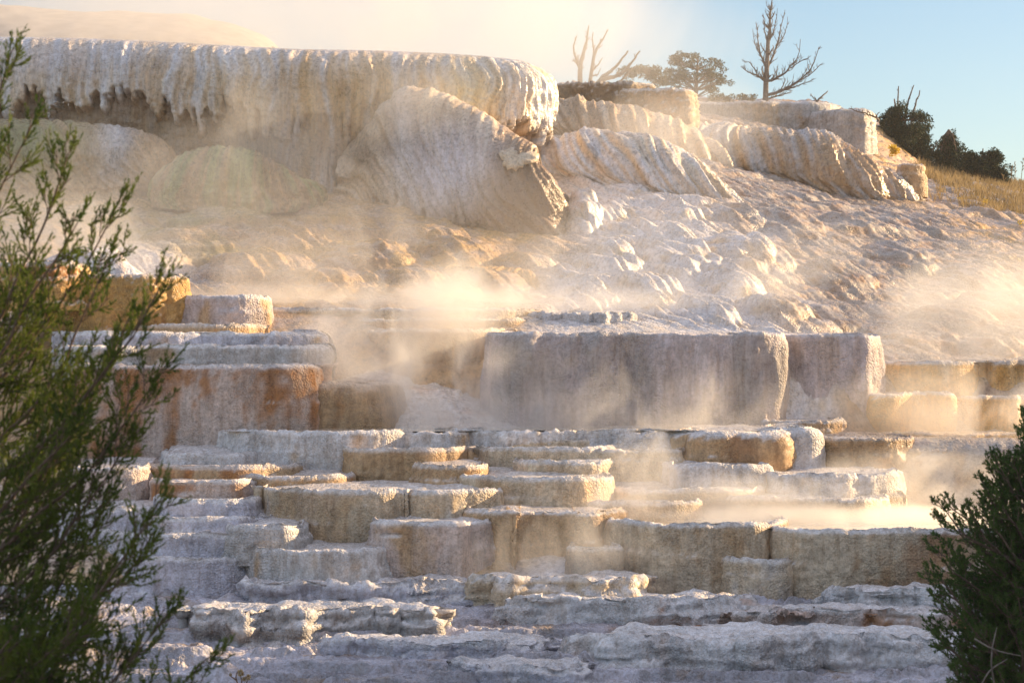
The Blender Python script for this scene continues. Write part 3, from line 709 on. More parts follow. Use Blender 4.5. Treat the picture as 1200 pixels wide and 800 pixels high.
    # colours
    a = fbm(ss / .27, dist / 5.0, seed=seed + 20, octv=4); b = fbm(ss / .10, dist / 2.6, seed=seed + 22, octv=3); big = fbm(s[None, :] / 2.6 + 0 * dist, dist / 2.6, seed=seed + 24, octv=2)
    c = mix(np.asarray(cols[0]), np.asarray(cols[1]), sstep(-.25, .35, a + .5 * big)[..., None])
    # mineral stain gathers towards the hem and in the grooves
    k = np.clip((V - .55) / .4, 0, 1)
    c = mix(c, C_TAN, (k * sstep(-.2, .35, b + .3 * big) * .7)[..., None])
    c = mix(c, C_TAN * .9, (sstep(.0, .3, a - .3 * big) * streak * np.clip((V - .1) / .3, 0, 1))[..., None])
    c = c * (1 + .42 * b[..., None])
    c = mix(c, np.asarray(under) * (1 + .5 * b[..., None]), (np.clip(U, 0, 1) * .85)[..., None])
    if patch is not None:
        for (px, Yp, zpy, rpx, rpy, colr, amt) in patch:
            x0 = XX(px, Yp); z0 = ZZ(zpy, Yp); sx = rpx / F * Yp; sz = rpy / F * Yp
            m = np.exp(-((X - x0) / sx) ** 2 - ((Z - z0) / sz) ** 2) * sstep(-.4, .25, a + .3)
            c = mix(c, np.asarray(colr), np.clip(m * amt, 0, 1)[..., None])
    org = np.array((float(C[len(s) // 2, 0]), float(C[len(s) // 2, 1]) + rx, float(zb.min())))
    o = mesh_obj(name, P.reshape(-1, 3), grid_quads(*X.shape)[:, ::-1], M_SLOPE, cols=np.clip(c, .02, .88).reshape(-1, 3), origin=org)
    tag(o, label, cat)
    return P, N

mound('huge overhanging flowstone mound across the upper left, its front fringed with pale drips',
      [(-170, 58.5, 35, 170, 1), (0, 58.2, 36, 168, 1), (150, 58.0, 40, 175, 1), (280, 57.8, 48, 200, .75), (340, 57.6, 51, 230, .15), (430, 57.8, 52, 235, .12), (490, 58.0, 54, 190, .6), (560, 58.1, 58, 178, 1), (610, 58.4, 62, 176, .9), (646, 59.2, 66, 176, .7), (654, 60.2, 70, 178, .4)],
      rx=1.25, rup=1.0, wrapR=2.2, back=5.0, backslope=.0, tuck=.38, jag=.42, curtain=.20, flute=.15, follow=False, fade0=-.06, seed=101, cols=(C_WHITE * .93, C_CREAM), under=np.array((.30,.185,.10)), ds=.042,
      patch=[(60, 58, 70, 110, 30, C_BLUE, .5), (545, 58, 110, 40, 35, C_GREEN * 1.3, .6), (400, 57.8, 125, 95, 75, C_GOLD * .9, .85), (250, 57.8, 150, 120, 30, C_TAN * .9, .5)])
mound('barrel shaped green and tan mound under the left half of the huge overhanging mound',
      [(-170, 56.2, 130, 222, .4), (0, 56.0, 134, 220, .4), (100, 56.0, 140, 220, .4), (170, 56.2, 147, 218, .4), (205, 56.9, 155, 214, .4), (211, 57.6, 160, 212, .4)],
      rx=1.0, rup=1.0, wrapR=1.5, back=2.0, tuck=.3, jag=.1, curtain=.7, flute=.13, rough=.05, seed=131, cols=(C_TAN * .95, C_TAN * .75), under=C_TAN * .7, shear=-.5,
      patch=[(40, 56, 165, 65, 50, C_GREEN, .95), (133, 56, 165, 22, 60, C_WHITE, .8)])
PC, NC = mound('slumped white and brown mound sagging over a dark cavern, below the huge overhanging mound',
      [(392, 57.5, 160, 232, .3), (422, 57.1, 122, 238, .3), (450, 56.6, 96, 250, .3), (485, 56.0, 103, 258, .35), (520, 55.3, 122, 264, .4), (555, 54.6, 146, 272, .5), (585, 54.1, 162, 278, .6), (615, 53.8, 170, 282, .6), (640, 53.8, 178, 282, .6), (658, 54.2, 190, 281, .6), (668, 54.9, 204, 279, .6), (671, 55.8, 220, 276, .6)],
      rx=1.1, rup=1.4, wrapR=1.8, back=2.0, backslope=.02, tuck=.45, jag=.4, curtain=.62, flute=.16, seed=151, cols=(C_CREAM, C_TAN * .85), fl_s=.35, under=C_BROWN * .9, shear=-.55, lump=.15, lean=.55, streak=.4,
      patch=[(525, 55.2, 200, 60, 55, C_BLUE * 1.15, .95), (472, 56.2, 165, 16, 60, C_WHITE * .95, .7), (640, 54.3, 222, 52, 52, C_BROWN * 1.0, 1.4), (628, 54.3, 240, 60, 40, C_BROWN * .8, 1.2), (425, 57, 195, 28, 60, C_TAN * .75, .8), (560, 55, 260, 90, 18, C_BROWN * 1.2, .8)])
mound('low olive green hump between the barrel shaped mound and the slumped middle mound',
      [(180, 55.6, 185, 228, .1), (215, 55.2, 170, 232, .1), (260, 55.0, 168, 235, .1), (305, 55.0, 171, 236, .1), (340, 55.3, 186, 234, .1), (372, 55.8, 205, 232, .1)],
      rx=1.0, rup=.9, wrapL=1, wrapR=1.2, back=1.6, tuck=.1, jag=.05, curtain=.9, flute=.14, rough=.06, lump=.25, seed=171, cols=(C_GREEN * 1.3, C_TAN * .85), under=C_TAN * .7)
mound('smooth white rolling cascade right of the end of the huge overhanging mound',
      [(628, 60.3, 158, 205, .1), (660, 60.0, 148, 216, .1), (710, 59.6, 148, 230, .2), (760, 59.2, 158, 240, .2), (805, 58.9, 178, 246, .2), (845, 58.8, 200, 250, .2), (880, 59.0, 222, 254, .2), (895, 59.4, 234, 254, .1)],
      rx=1.7, rup=1.5, wrapR=1.4, back=2.0, tuck=.15, jag=.1, curtain=.8, flute=.24, seed=191, cols=(C_WHITE * .95, C_CREAM * 1.05), under=C_CREAM, shear=-.8, fl_s=.5, lump=.2)
mound('upper streaming band of flowstone below the dark brown skyline block',
      [(632, 66.0, 110, 152, .1), (680, 65.6, 110, 170, .1), (740, 65.2, 120, 192, .2), (790, 64.8, 137, 210, .2), (835, 64.6, 158, 220, .3), (868, 64.8, 185, 224, .3), (885, 65.2, 200, 226, .2)],
      rx=1.9, rup=1.5, wrapR=1.5, back=2.5, backslope=.02, tuck=.25, jag=.3, curtain=.6, flute=.24, seed=231, cols=(C_CREAM, C_TAN * .9), under=C_TAN * .6, shear=-.6, fl_s=.4, rough=.05, lump=.25)
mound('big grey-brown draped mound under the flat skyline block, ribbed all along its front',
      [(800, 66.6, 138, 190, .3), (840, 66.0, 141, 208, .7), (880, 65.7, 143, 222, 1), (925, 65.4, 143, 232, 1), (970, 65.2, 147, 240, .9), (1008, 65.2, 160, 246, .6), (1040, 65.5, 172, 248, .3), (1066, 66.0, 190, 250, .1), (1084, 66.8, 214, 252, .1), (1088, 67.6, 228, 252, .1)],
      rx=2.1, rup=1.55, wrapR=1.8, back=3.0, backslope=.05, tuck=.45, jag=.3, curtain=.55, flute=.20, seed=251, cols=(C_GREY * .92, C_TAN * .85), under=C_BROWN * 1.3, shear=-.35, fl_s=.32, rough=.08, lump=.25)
def cone():
    """heap of crust: height falls away from a ridge line that runs down towards the pool"""
    px = np.arange(360, 690, 1.6); Y = np.arange(40.6, 46.2, .035)
    X = (px[None, :] - 600) / F * Y[:, None]; YY = np.repeat(Y[:, None], len(px), 1); pxx = np.repeat(px[None, :], len(Y), 0)
    top = np.interp(px, [360, 400, 440, 480, 530, 590, 640, 690], [470, 425, 420, 430, 440, 462, 484, 505])      # photo height of the crest at each column
    fy = np.interp(px, [360, 450, 560, 640, 690], [42.3, 41.4, 41.2, 41.5, 42.0])                               # where it meets the pool
    z0 = ZZ(508, 41.2); z1 = (400 - top) / F * 43.6
    t = np.clip((YY - fy[None, :]) / (43.8 - fy[None, :]), -.3, 1.4)
    Z = z0 + (z1 - z0)[None, :] * np.where(t < 1, 1 - (1 - np.clip(t, 0, 1)) ** 1.6, 1) + .25 * np.clip(t - 1, 0, 1) - .8 * np.clip(-t, 0, 1)
    ff = X + .35 * YY + .3 * fbm(X / 1.2, YY / 1.2, seed=401)
    Z = Z + .09 * (np.abs(pn(ff / .35, YY / 2.5, seed=402)) + .5 * np.abs(pn(ff / .13, YY / 1.2, seed=403)) - .35) + .12 * fbm(X / .9, YY / .9, seed=404, octv=3) + .04 * billow(X / .2, YY / .2, Z / .2, seed=405)
    Z = mix(Z, stepify(Z, .22, .5), .35)
    P = np.stack([X, YY, Z], -1); n1 = fbm(X / .8, YY / .8, Z / .5, seed=406, octv=3)
    c = mix(C_WHITE * .97, C_PINK * 1.15, sstep(-.1, .4, n1)[..., None])
    org = np.array((XX(510, 43), 43.0, z0))
    o = mesh_obj('travertine_mound', P.reshape(-1, 3), grid_quads(*X.shape), M_SLOPE, cols=np.clip(c, .02, .88).reshape(-1, 3), origin=org)
    tag(o, 'white steaming cone of crust spreading to the pool left of the tall mauve wall', 'mound')
cone()
mound('pale snowy looking hump resting above the sunlit orange block on the left',
      [(30, 46.6, 300, 345, 0), (75, 46.2, 288, 346, 0), (120, 46.0, 288, 347, 0), (160, 46.1, 300, 348, 0), (188, 46.5, 318, 349, 0)],
      rx=1.0, rup=.6, wrapL=.8, wrapR=.9, back=1.4, tuck=0, jag=.05, curtain=.95, flute=.04, seed=291, cols=(C_WHITE * .95, C_PINK * 1.2), under=C_WHITE, lean=.2, ds=.04)
mound('golden lit lip of flowstone below the cavern of the slumped middle mound',
      [(500, 49.6, 312, 348, .5), (540, 49.2, 309, 350, .6), (590, 48.9, 311, 352, .8), (632, 48.8, 316, 353, .8), (650, 49.1, 324, 352, .5)],
      rx=.8, rup=.5, wrapL=.8, wrapR=1, back=1.2, tuck=.3, jag=.25, curtain=.5, flute=.09, seed=311, cols=(C_GOLD * 1.05, C_TAN), under=C_BROWN * 1.4, ds=.04, fl_s=.22)
mound('brown ribbed lip of flowstone just above the golden lit lip',
      [(395, 52.0, 290, 322, .4), (440, 51.7, 286, 326, .6), (490, 51.5, 288, 328, .8), (530, 51.6, 294, 329, .7), (552, 52.0, 304, 328, .4)],
      rx=.9, rup=.6, wrapL=.8, wrapR=1, back=1.2, tuck=.25, jag=.25, curtain=.5, flute=.09, seed=331, cols=(C_TAN, C_CREAM * .85), under=C_BROWN * 1.4, ds=.04, fl_s=.22)
# broken plate of crust lying on the middle mound
def slab():
    n = 26
    ang = np.linspace(0, 2 * np.pi, n, endpoint=False)
    rad = 1 + .22 * np.sin(3 * ang + 1) + .15 * RNG.normal(size=n)
    ring = np.c_[.52 * rad * np.cos(ang), .42 * rad * np.sin(ang), .03 * RNG.normal(size=n)]
    co = np.concatenate([ring * (1.02, 1.02, 1) + (0, 0, .10), ring, ring * .55 + (0, 0, .13), [[0, 0, .14]]])
    q = []; t = []
    for i in range(n):
        j = (i + 1) % n
        q.append((n + i, n + j, j, i)); q.append((i, j, 2 * n + j, 2 * n + i)); t.append((2 * n + i, 2 * n + j, 3 * n))
    pj = np.stack([PC[..., 0] / PC[..., 1] * F + 600, 400 - PC[..., 2] / PC[..., 1] * F], -1)
    dd = np.hypot(pj[..., 0] - 606, pj[..., 1] - 186) + (NC[..., 1] > .1) * 99
    k = np.unravel_index(np.argmin(dd), dd.shape)
    n0 = Vector(NC[k]); q0 = (Vector((0, 0, 1)).rotation_difference((n0 + Vector((0, -.2, .3))).normalized())).to_matrix()
    co = co @ np.array(q0).T; org = PC[k] - NC[k] * .06
    co = co * (.8, .8, .8) + org
    c = np.tile(C_CREAM * .95, (len(co), 1))
    o = mesh_obj('crust_slab', co, q, M_SLOPE, tris=t, cols=c, origin=org)
    tag(o, 'broken pale plate of crust lying on the slumped middle mound', 'rock')
slab()

# hazy farther terrace mound behind the overhanging mound
def far_hill():
    px = np.linspace(-500, 330, 90)
    prof = np.interp(px, [-500, -100, 0, 50, 90, 150, 230, 280, 315, 330], [-10, 6, 10, 14, 18, 20, 22, 33, 46, 60])
    Yf = 100.0
    rows = []
    for k in np.linspace(0, 1, 24):
        y = Yf - 10 * math.cos(k * math.pi / 2)
        z = (400 - prof) / F * Yf * (.62 + .38 * math.sin(k * math.pi / 2))
        rows.append(np.c_[(px - 600) / F * Yf, np.full(len(px), y), z])
    for k in (1, 2, 3):
        rows.append(rows[23] + np.array((0, 6 * k, -.6 * k * k)))
    P = np.array(rows); P[..., 2] += .18 * fbm(P[..., 0] / 1.2, P[..., 1] / 1.2, 0, seed=77, octv=3)
    o = mesh_obj('hill', P.reshape(-1, 3), grid_quads(*P.shape[:2]), M_HILL)
    tag(o, kind='structure')
far_hill()
# ------------------------------------------------------------------ plants
class TB:
    """collects tapered tubes"""
    def __init__(s): s.co = []; s.q = []; s.n = 0
    def tube(s, pts, r0, r1, k=6):
        pts = np.asarray(pts, float); n = len(pts)
        t = np.gradient(pts, axis=0); t /= np.maximum(np.linalg.norm(t, axis=1)[:, None], 1e-9)
        ref = np.array((0, 1, 0)) if abs(t[0, 1]) < .8 else np.array((1, 0, 0))
        a = np.cross(t, ref); a /= np.linalg.norm(a, axis=1)[:, None]; b = np.cross(t, a)
        rad = np.linspace(r0, r1, n)
        ang = np.linspace(0, 2 * np.pi, k, endpoint=False)
        ring = pts[:, None, :] + rad[:, None, None] * (a[:, None, :] * np.cos(ang)[None, :, None] + b[:, None, :] * np.sin(ang)[None, :, None])
        s.co.append(ring.reshape(-1, 3))
        i = np.arange(n - 1)[:, None] * k; j = np.arange(k)[None, :]; j2 = (j + 1) % k
        s.q.append(np.stack([i + j, i + j2, i + k + j2, i + k + j], -1).reshape(-1, 4) + s.n)
        s.n += n * k
    def build(s, name, mat, parent, org):
        return mesh_obj(name, np.concatenate(s.co), np.concatenate(s.q), mat, parent=parent, origin=org)

class LB:
    """collects leaf sprays: little pointed blades given by base, direction, side, length, width"""
    def __init__(s): s.b = []; s.d = []; s.l = []; s.w = []
    def add(s, b, d, l, w):
        s.b.append(b); s.d.append(d); s.l.append(l); s.w.append(w)
    def build(s, name, mat, parent, org, rng):
        B = np.concatenate(s.b); D = np.concatenate(s.d); Ln = np.concatenate(s.l)[:, None]; Wd = np.concatenate(s.w)[:, None]
        D = D / np.maximum(np.linalg.norm(D, axis=1)[:, None], 1e-9)
        rv = rng.normal(size=B.shape); S = np.cross(D, rv); S /= np.maximum(np.linalg.norm(S, axis=1)[:, None], 1e-9)
        U = np.cross(D, S)
        mid = B + D * Ln * .45
        co = np.stack([B, mid + S * Wd * .5 + U * Wd * .15, B + D * Ln, mid - S * Wd * .5 + U * Wd * .15], 1).reshape(-1, 3)
        q = np.arange(len(B) * 4).reshape(-1, 4)
        return mesh_obj(name, co, q, mat, parent=parent, origin=org)

def curve(p0, p1, sag, n, rng, jit=.02):
    t = np.linspace(0, 1, n)[:, None]
    p0, p1 = np.asarray(p0, float), np.asarray(p1, float)
    L = np.linalg.norm(p1 - p0)
    off = np.asarray(sag, float) * (4 * t * (1 - t))
    w = np.cumsum(rng.normal(size=(n, 3)) * jit * L / n ** .5, axis=0) * np.minimum(1, (1 - t) * 3 + .15)
    w *= np.minimum(1, t * 4)
    return p0 + (p1 - p0) * t + off + w

def unit(v):
    return v / max(np.linalg.norm(v), 1e-9)

def spray(lb, tb, p0, d, length, rng, leaf=.03, width=.007, step=.012, twig_r=.0035, up=.25, spread=.55, nsub=3):
    """one feathery juniper spray: a twig with shorter side twigs, all clad in scale leaves"""
    p1 = p0 + unit(d + np.array((0, 0, up * .5))) * length
    ax = curve(p0, p1, unit(np.array((0, 0, -1.0))) * length * .06, 8, rng, .03)
    tb.tube(ax, twig_r * .7, twig_r * .3, 4)
    axes = [(ax, length)]
    for k in range(nsub):
        f = .18 + .7 * (k + rng.uniform(0, .6)) / nsub
        i = min(6, int(f * 7))
        side = unit(np.cross(unit(d), rng.normal(size=3)))
        dd = unit(unit(ax[i + 1] - ax[i]) + side * spread)
        l2 = length * (1 - f * .7) * rng.uniform(.35, .6)
        axes.append((curve(ax[i], ax[i] + unit(dd + np.array((0, 0, up * .4))) * l2, (0, 0, 0), 6, rng, .03), l2))
    for a, l in axes:
        n = max(5, int(l / step))
        t = rng.uniform(.1, 1, n); x = t * (len(a) - 1); i = np.minimum(x.astype(int), len(a) - 2); fr = (x - i)[:, None]
        b = a[i] + (a[i + 1] - a[i]) * fr
        dr = (a[i + 1] - a[i]); dr /= np.linalg.norm(dr, axis=1)[:, None]
        sd = rng.normal(size=b.shape)
        dd = dr + .42 * sd / np.linalg.norm(sd, axis=1)[:, None] * 1.0
        lb.add(b, dd, leaf * rng.uniform(.7, 1.3, n) * (1.15 - .5 * t), width * rng.uniform(.7, 1.2, n))

def limb(lb, tb, pts, r0, rng, first=.25, nb=14, blen=.55, sp_len=.22, sp_n=6, spread=.7, up=.25, leaf=.03, width=.007, step=.012, depth=1.0):
    """a limb along pts; side branches get shorter to the tip and carry sprays"""
    tb.tube(pts, r0, r0 * .18, 6)
    n = len(pts)
    L = np.sum(np.linalg.norm(np.diff(pts, axis=0), axis=1))
    for k in range(nb):
        f = first + (1 - first) * (k + rng.uniform(0, .8)) / nb
        x = min(f, .985) * (n - 1); i = min(int(x), n - 2); p = pts[i] + (pts[i + 1] - pts[i]) * (x - i)
        d = unit(pts[i + 1] - pts[i])
        sd = rng.normal(size=3) * (1, depth, 1); sd = unit(sd - d * np.dot(sd, d))
        bd = unit(d + sd * spread + np.array((0, 0, up)))
        bl = blen * (1.08 - f) * rng.uniform(.6, 1.15) + sp_len * .5
        ax = curve(p, p + bd * bl, np.array((0, 0, -.05 * bl)), 7, rng, .04)
        tb.tube(ax, max(.0028, r0 * .28 * (1.1 - f)), .0018, 4)
        m = max(2, int(sp_n * bl / blen) + 1)
        for j in range(m):
            g = .2 + .8 * (j + rng.uniform(0, .7)) / m
            y = min(g, .97) * 6; ii = min(int(y), 5); q = ax[ii] + (ax[ii + 1] - ax[ii]) * (y - ii)
            d2 = unit(ax[ii + 1] - ax[ii]); s2 = rng.normal(size=3) * (1, depth, 1); s2 = unit(s2 - d2 * np.dot(s2, d2))
            spray(lb, tb, q, unit(d2 + s2 * .6 + np.array((0, 0, up))), sp_len * rng.uniform(.6, 1.2) * (1.1 - .4 * f), rng, leaf, width, step, up=up)
    # the tip itself
    for j in range(4):
        i = n - 2
        spray(lb, tb, pts[-1 - j % 2] , unit(pts[-1] - pts[-3] + .25 * L * 0.1 * rng.normal(size=3)), sp_len * rng.uniform(.5, .9), rng, leaf, width, step, up=up)

def left_juniper():
    rng = np.random.default_rng(21)
    Yt = 12.6
    org = np.array((XX(-150, Yt), Yt, -3.35))
    root = tag(empty('juniper_tree', org), 'green juniper branches reaching in from the left, close to the viewer and slightly blurred', 'tree')
    tb, lb = TB(), LB()
    top = W(-170, 40, Yt)
    trunk = curve(org, top, (0.15, 0, 0), 14, rng, .02)
    tb.tube(trunk, .16, .05, 10)
    LIMBS = [  # start on the trunk (photo height), depth, tip, sag in px, branches
      (430, 12.2, (12, 62), 18, 11, .26), (470, 12.4, (38, 150), 30, 10, .3), (500, 12.0, (78, 182), 40, 14, .40), (540, 12.3, (140, 232), 50, 16, .46), (560, 11.8, (92, 262), 45, 16, .5),
      (610, 12.1, (128, 300), 50, 17, .5), (650, 11.7, (192, 328), 70, 20, .5), (690, 12.2, (150, 372), 55, 18, .55), (730, 11.9, (186, 436), 60, 20, .55), (760, 12.3, (120, 430), 45, 18, .6),
      (800, 12.0, (150, 520), 50, 20, .6), (840, 11.6, (184, 592), 60, 20, .5), (860, 12.2, (120, 600), 45, 20, .6), (900, 11.8, (176, 640), 50, 20, .55), (920, 12.3, (130, 680), 40, 20, .6),
      (960, 11.9, (195, 720), 50, 20, .55), (990, 11.6, (242, 772), 55, 20, .5), (1000, 12.2, (150, 770), 40, 20, .6), (1040, 11.8, (210, 830), 40, 20, .5),
      (620, 12.6, (40, 420), 25, 18, .55), (720, 12.7, (60, 540), 25, 20, .6), (820, 12.5, (70, 640), 25, 20, .6), (920, 12.6, (80, 740), 25, 20, .6), (980, 12.1, (60, 800), 25, 20, .6),
      (680, 11.7, (95, 500), 35, 18, .55), (880, 11.5, (100, 720), 30, 20, .6), (560, 12.5, (20, 330), 25, 16, .5),(940, 11.4, (30, 700), 30, 20, .6),(1020, 11.4, (110, 830), 30, 20, .6),
    ]
    for (sy, Y, tip, sag, nb, bl) in LIMBS:
        z = ZZ(sy, Yt); i = np.argmin(np.abs(trunk[:, 2] - z))
        p0 = trunk[i]; p1 = W(tip[0], tip[1], Y)
        pts = curve(p0, p1, np.array((.35, 0, -1.0)) * sag / F * Y * .7, 16, rng, .02)
        limb(lb, tb, pts, .017, rng, first=.30, nb=nb, blen=bl * .85, sp_len=.22, sp_n=7, spread=.58, up=.2, leaf=.026, width=.0068, step=.0040, depth=.8)
    tb.build('trunk', M_BARK, root, org)
    lb.build('crown', M_JUN_L, root, org, rng)

def right_juniper():
    rng = np.random.default_rng(33)
    Yt = 19.0
    org = np.array((XX(1235, Yt), Yt, -4.2))
    root = tag(empty('juniper_tree', org), 'dense dark green juniper bush in the lower right corner', 'tree')
    tb, lb = TB(), LB()
    top = W(1222, 505, Yt)
    trunk = curve(org, top, (-.1, 0, 0), 14, rng, .02)
    tb.tube(trunk, .12, .03, 9)
    tips = [(1196, 496), (1180, 545), (1148, 565), (1098, 592), (1128, 600), (1090, 638), (1084, 668), (1092, 704), (1088, 728), (1102, 745), (1118, 775), (1130, 800), (1160, 540), (1210, 500), (1215, 560),
            (1140, 640), (1150, 690), (1150, 740), (1160, 780), (1180, 620), (1185, 680), (1190, 740), (1195, 790), (1170, 590), (1205, 640), (1120, 690), (1115, 655), (1130, 725), (1165, 660), (1175, 715), (1230, 520), (1260, 560), (1290, 640), (1300, 720)]
    for k in range(3):
        for (tx, ty) in tips:
            Y = Yt + rng.uniform(-.75, .6)
            sy = ty + rng.uniform(30, 110)
            z = ZZ(sy, Yt); i = int(np.argmin(np.abs(trunk[:, 2] - z)))
            t2 = (tx + rng.uniform(0, 14), ty + rng.uniform(-8, 12))
            p1 = W(t2[0], t2[1], Y)
            pts = curve(trunk[i], p1, np.array((-.1, 0, -.35)) * .25, 12, rng, .03)
            limb(lb, tb, pts, .018, rng, first=.15, nb=12, blen=.30, sp_len=.125, sp_n=5, spread=.8, up=.2, leaf=.032, width=.0095, step=.0065)
    tb.build('trunk', M_BARK, root, org)
    lb.build('crown', M_JUN_R, root, org, rng)
    # the bare dead stems at its foot
    db = TB()
    for (a, b, c) in [((1142, 748), (1165, 762), (1196, 768)), ((1165, 800), (1160, 770), (1168, 735)), ((1150, 803), (1158, 785), (1180, 772))]:
        P = np.array([W(*a, 18.0), W(*b, 17.9), W(*c, 18.1)]); db.tube(resample(chaikin(P, 2), .05)[0], .008, .004, 5)
    o = db.build('dead_stem', M_DEADWOOD, root, org)

def leaf_clump(lb, c, r, n, rng, leaf, width, flat=.7):
    d = rng.normal(size=(n, 3)); d /= np.linalg.norm(d, axis=1)[:, None]
    b = c + d * (r * rng.uniform(.25, 1.0, n) ** .6)[:, None] * (1, 1, flat)
    dd = d + .7 * rng.normal(size=(n, 3)) + (0, 0, .3)
    lb.add(b, dd, leaf * rng.uniform(.6, 1.3, n), width * rng.uniform(.6, 1.3, n))

def poly_limb(tb, pts, Y, r0, r1, rng, twigs=0, tl=.35, k=5, dy=0.0, sub=True, up=.5):
    P = np.array([W(a, b, Y + dy * i / max(1, len(pts) - 1)) for i, (a, b) in enumerate(pts)])
    P = resample(chaikin(P, 2), .08)[0]
    n = len(P)
    P[1:-1] += rng.normal(size=(n - 2, 3)) * .012
    tb.tube(P, r0, r1, k)
    for j in range(twigs):
        f = .15 + .85 * (j + rng.uniform(0, .9)) / twigs
        i = min(int(f * (n - 1)), n - 2)
        d = unit(P[i + 1] - P[i]); sd = rng.normal(size=3); sd = unit(sd - d * np.dot(d, sd))
        dd = unit(d * .7 + sd * .8 + np.array((0, 0, up)))
        l = tl * rng.uniform(.4, 1.2) * (1.15 - .6 * f)
        a = curve(P[i], P[i] + dd * l, (0, 0, 0), 6, rng, .08)
        rr = max(.007, r1 * .9 + (r0 - r1) * (1 - f) * .35)
        tb.tube(a, rr, .005, 4)
        if sub:
            for m in range(3):
                i2 = rng.integers(1, 5); d2 = unit(unit(a[i2 + 1] - a[i2]) + .7 * unit(rng.normal(size=3)) + np.array((0, 0, up * .6)))
                a2 = curve(a[i2], a[i2] + d2 * l * rng.uniform(.25, .55), (0, 0, 0), 4, rng, .08)
                tb.tube(a2, rr * .6, .004, 3)
    return P

def dead_tree(label, base, Y, limbs, seed, cat='dead tree', sink=.5, mat=None):
    rng = np.random.default_rng(seed)
    org = W(base[0], base[1], Y) - (0, 0, sink)
    tb = TB()
    tw = []
    for (pts, r0, r1, twigs, tl) in limbs:
        poly_limb(tb, pts, Y, r0, r1, rng, twigs, tl, dy=rng.uniform(-.5, .5) if pts[0] != base else 0)
    root = tag(empty('dead_tree', org), label, cat)
    tb.build('trunk', mat or M_DEADWOOD, root, org)
    return root

left_juniper()
right_juniper()

YD = 78.0
dead_tree('tall bare dead tree standing on the flat skyline block', (897, 128), YD, [
    ([(897, 128), (898, 100), (899, 70), (901, 40), (904, 12), (905, -2)], 0.105, 0.014, 42, .5),
    ([(898, 96), (888, 88), (878, 86), (868, 78)], 0.045, 0.010, 16, .3), ([(888, 90), (880, 74), (872, 72)], 0.022, 0.007, 9, .25),
    ([(898, 80), (891, 66), (888, 45), (886, 26)], 0.045, 0.008, 21, .32), ([(892, 66), (884, 52), (882, 34)], 0.022, 0.007, 12, .25),
    ([(899, 82), (908, 62), (914, 40), (920, 12)], 0.045, 0.008, 24, .32), ([(911, 54), (921, 40), (923, 20)], 0.022, 0.007, 12, .25), ([(900, 58), (896, 36), (894, 16)], 0.030, 0.007, 13, .25), ([(901, 50), (909, 30), (911, 10)], 0.026, 0.007, 12, .25),
    ([(898, 97), (914, 90), (926, 80), (935, 68), (938, 46)], 0.053, 0.009, 21, .38), ([(926, 80), (938, 72), (950, 66)], 0.022, 0.007, 12, .3),
    ([(898, 112), (918, 106), (938, 94), (952, 80), (958, 60), (962, 54)], 0.060, 0.009, 30, .45), ([(938, 94), (950, 88), (964, 74)], 0.022, 0.007, 13, .3), ([(920, 105), (938, 100), (954, 92)], 0.026, 0.007, 13, .3),
    ([(900, 116), (914, 112), (928, 108)], 0.038, 0.008, 13, .3), ([(897, 100), (905, 92), (912, 78)], 0.026, 0.007, 9, .3),
], 5)
dead_tree('hazy forked dead tree wrapped in steam left of the leaning dead branches', (684, 105), 80.0, [
    ([(680, 110), (680, 85), (683, 65), (688, 45), (690, 30)], 0.101, 0.021, 9, .3), ([(690, 108), (694, 80), (697, 60), (704, 48), (713, 35)], 0.079, 0.015, 7, .3),
    ([(680, 80), (674, 68), (672, 55), (676, 42)], 0.065, 0.018, 7, .25), ([(694, 82), (702, 76), (706, 68)], 0.043, 0.015, 5, .2), ([(682, 74), (676, 70), (670, 72)], 0.036, 0.012, 3, .2), ([(696, 68), (694, 50), (695, 38)], 0.043, 0.015, 5, .2), ([(692, 88), (700, 90), (704, 80)], 0.036, 0.012, 3, .2)], 8)
dead_tree('leaning bare dead branches between the hazy forked tree and the round pine', (700, 100), 76.0, [
    ([(696, 104), (706, 90), (716, 84), (726, 74), (736, 60)], .085, .03, 2, .2), ([(704, 94), (722, 90), (732, 84), (742, 72), (750, 60)], .085, .028, 3, .25), ([(726, 90), (734, 80), (738, 74)], .04, .02, 1, .15), ([(722, 100), (732, 90), (744, 78)], .05, .02, 2, .2)], 9)
dead_tree('little dead snag poking up at the end of the flat skyline block', (955, 125), 75.0, [
    ([(950, 128), (958, 118), (964, 112), (970, 107)], .05, .015, 5, .18), ([(958, 119), (952, 113), (950, 110)], .025, .01, 2, .12)], 10)
dead_tree('thin dead twigs lying over the edge of the skyline block beside the dark firs', (1022, 140), 72.0, [
    ([(1030, 140), (1018, 134), (1006, 131), (995, 127)], .035, .012, 7, .16), ([(1030, 142), (1026, 136), (1030, 132)], .03, .012, 3, .15)], 12)

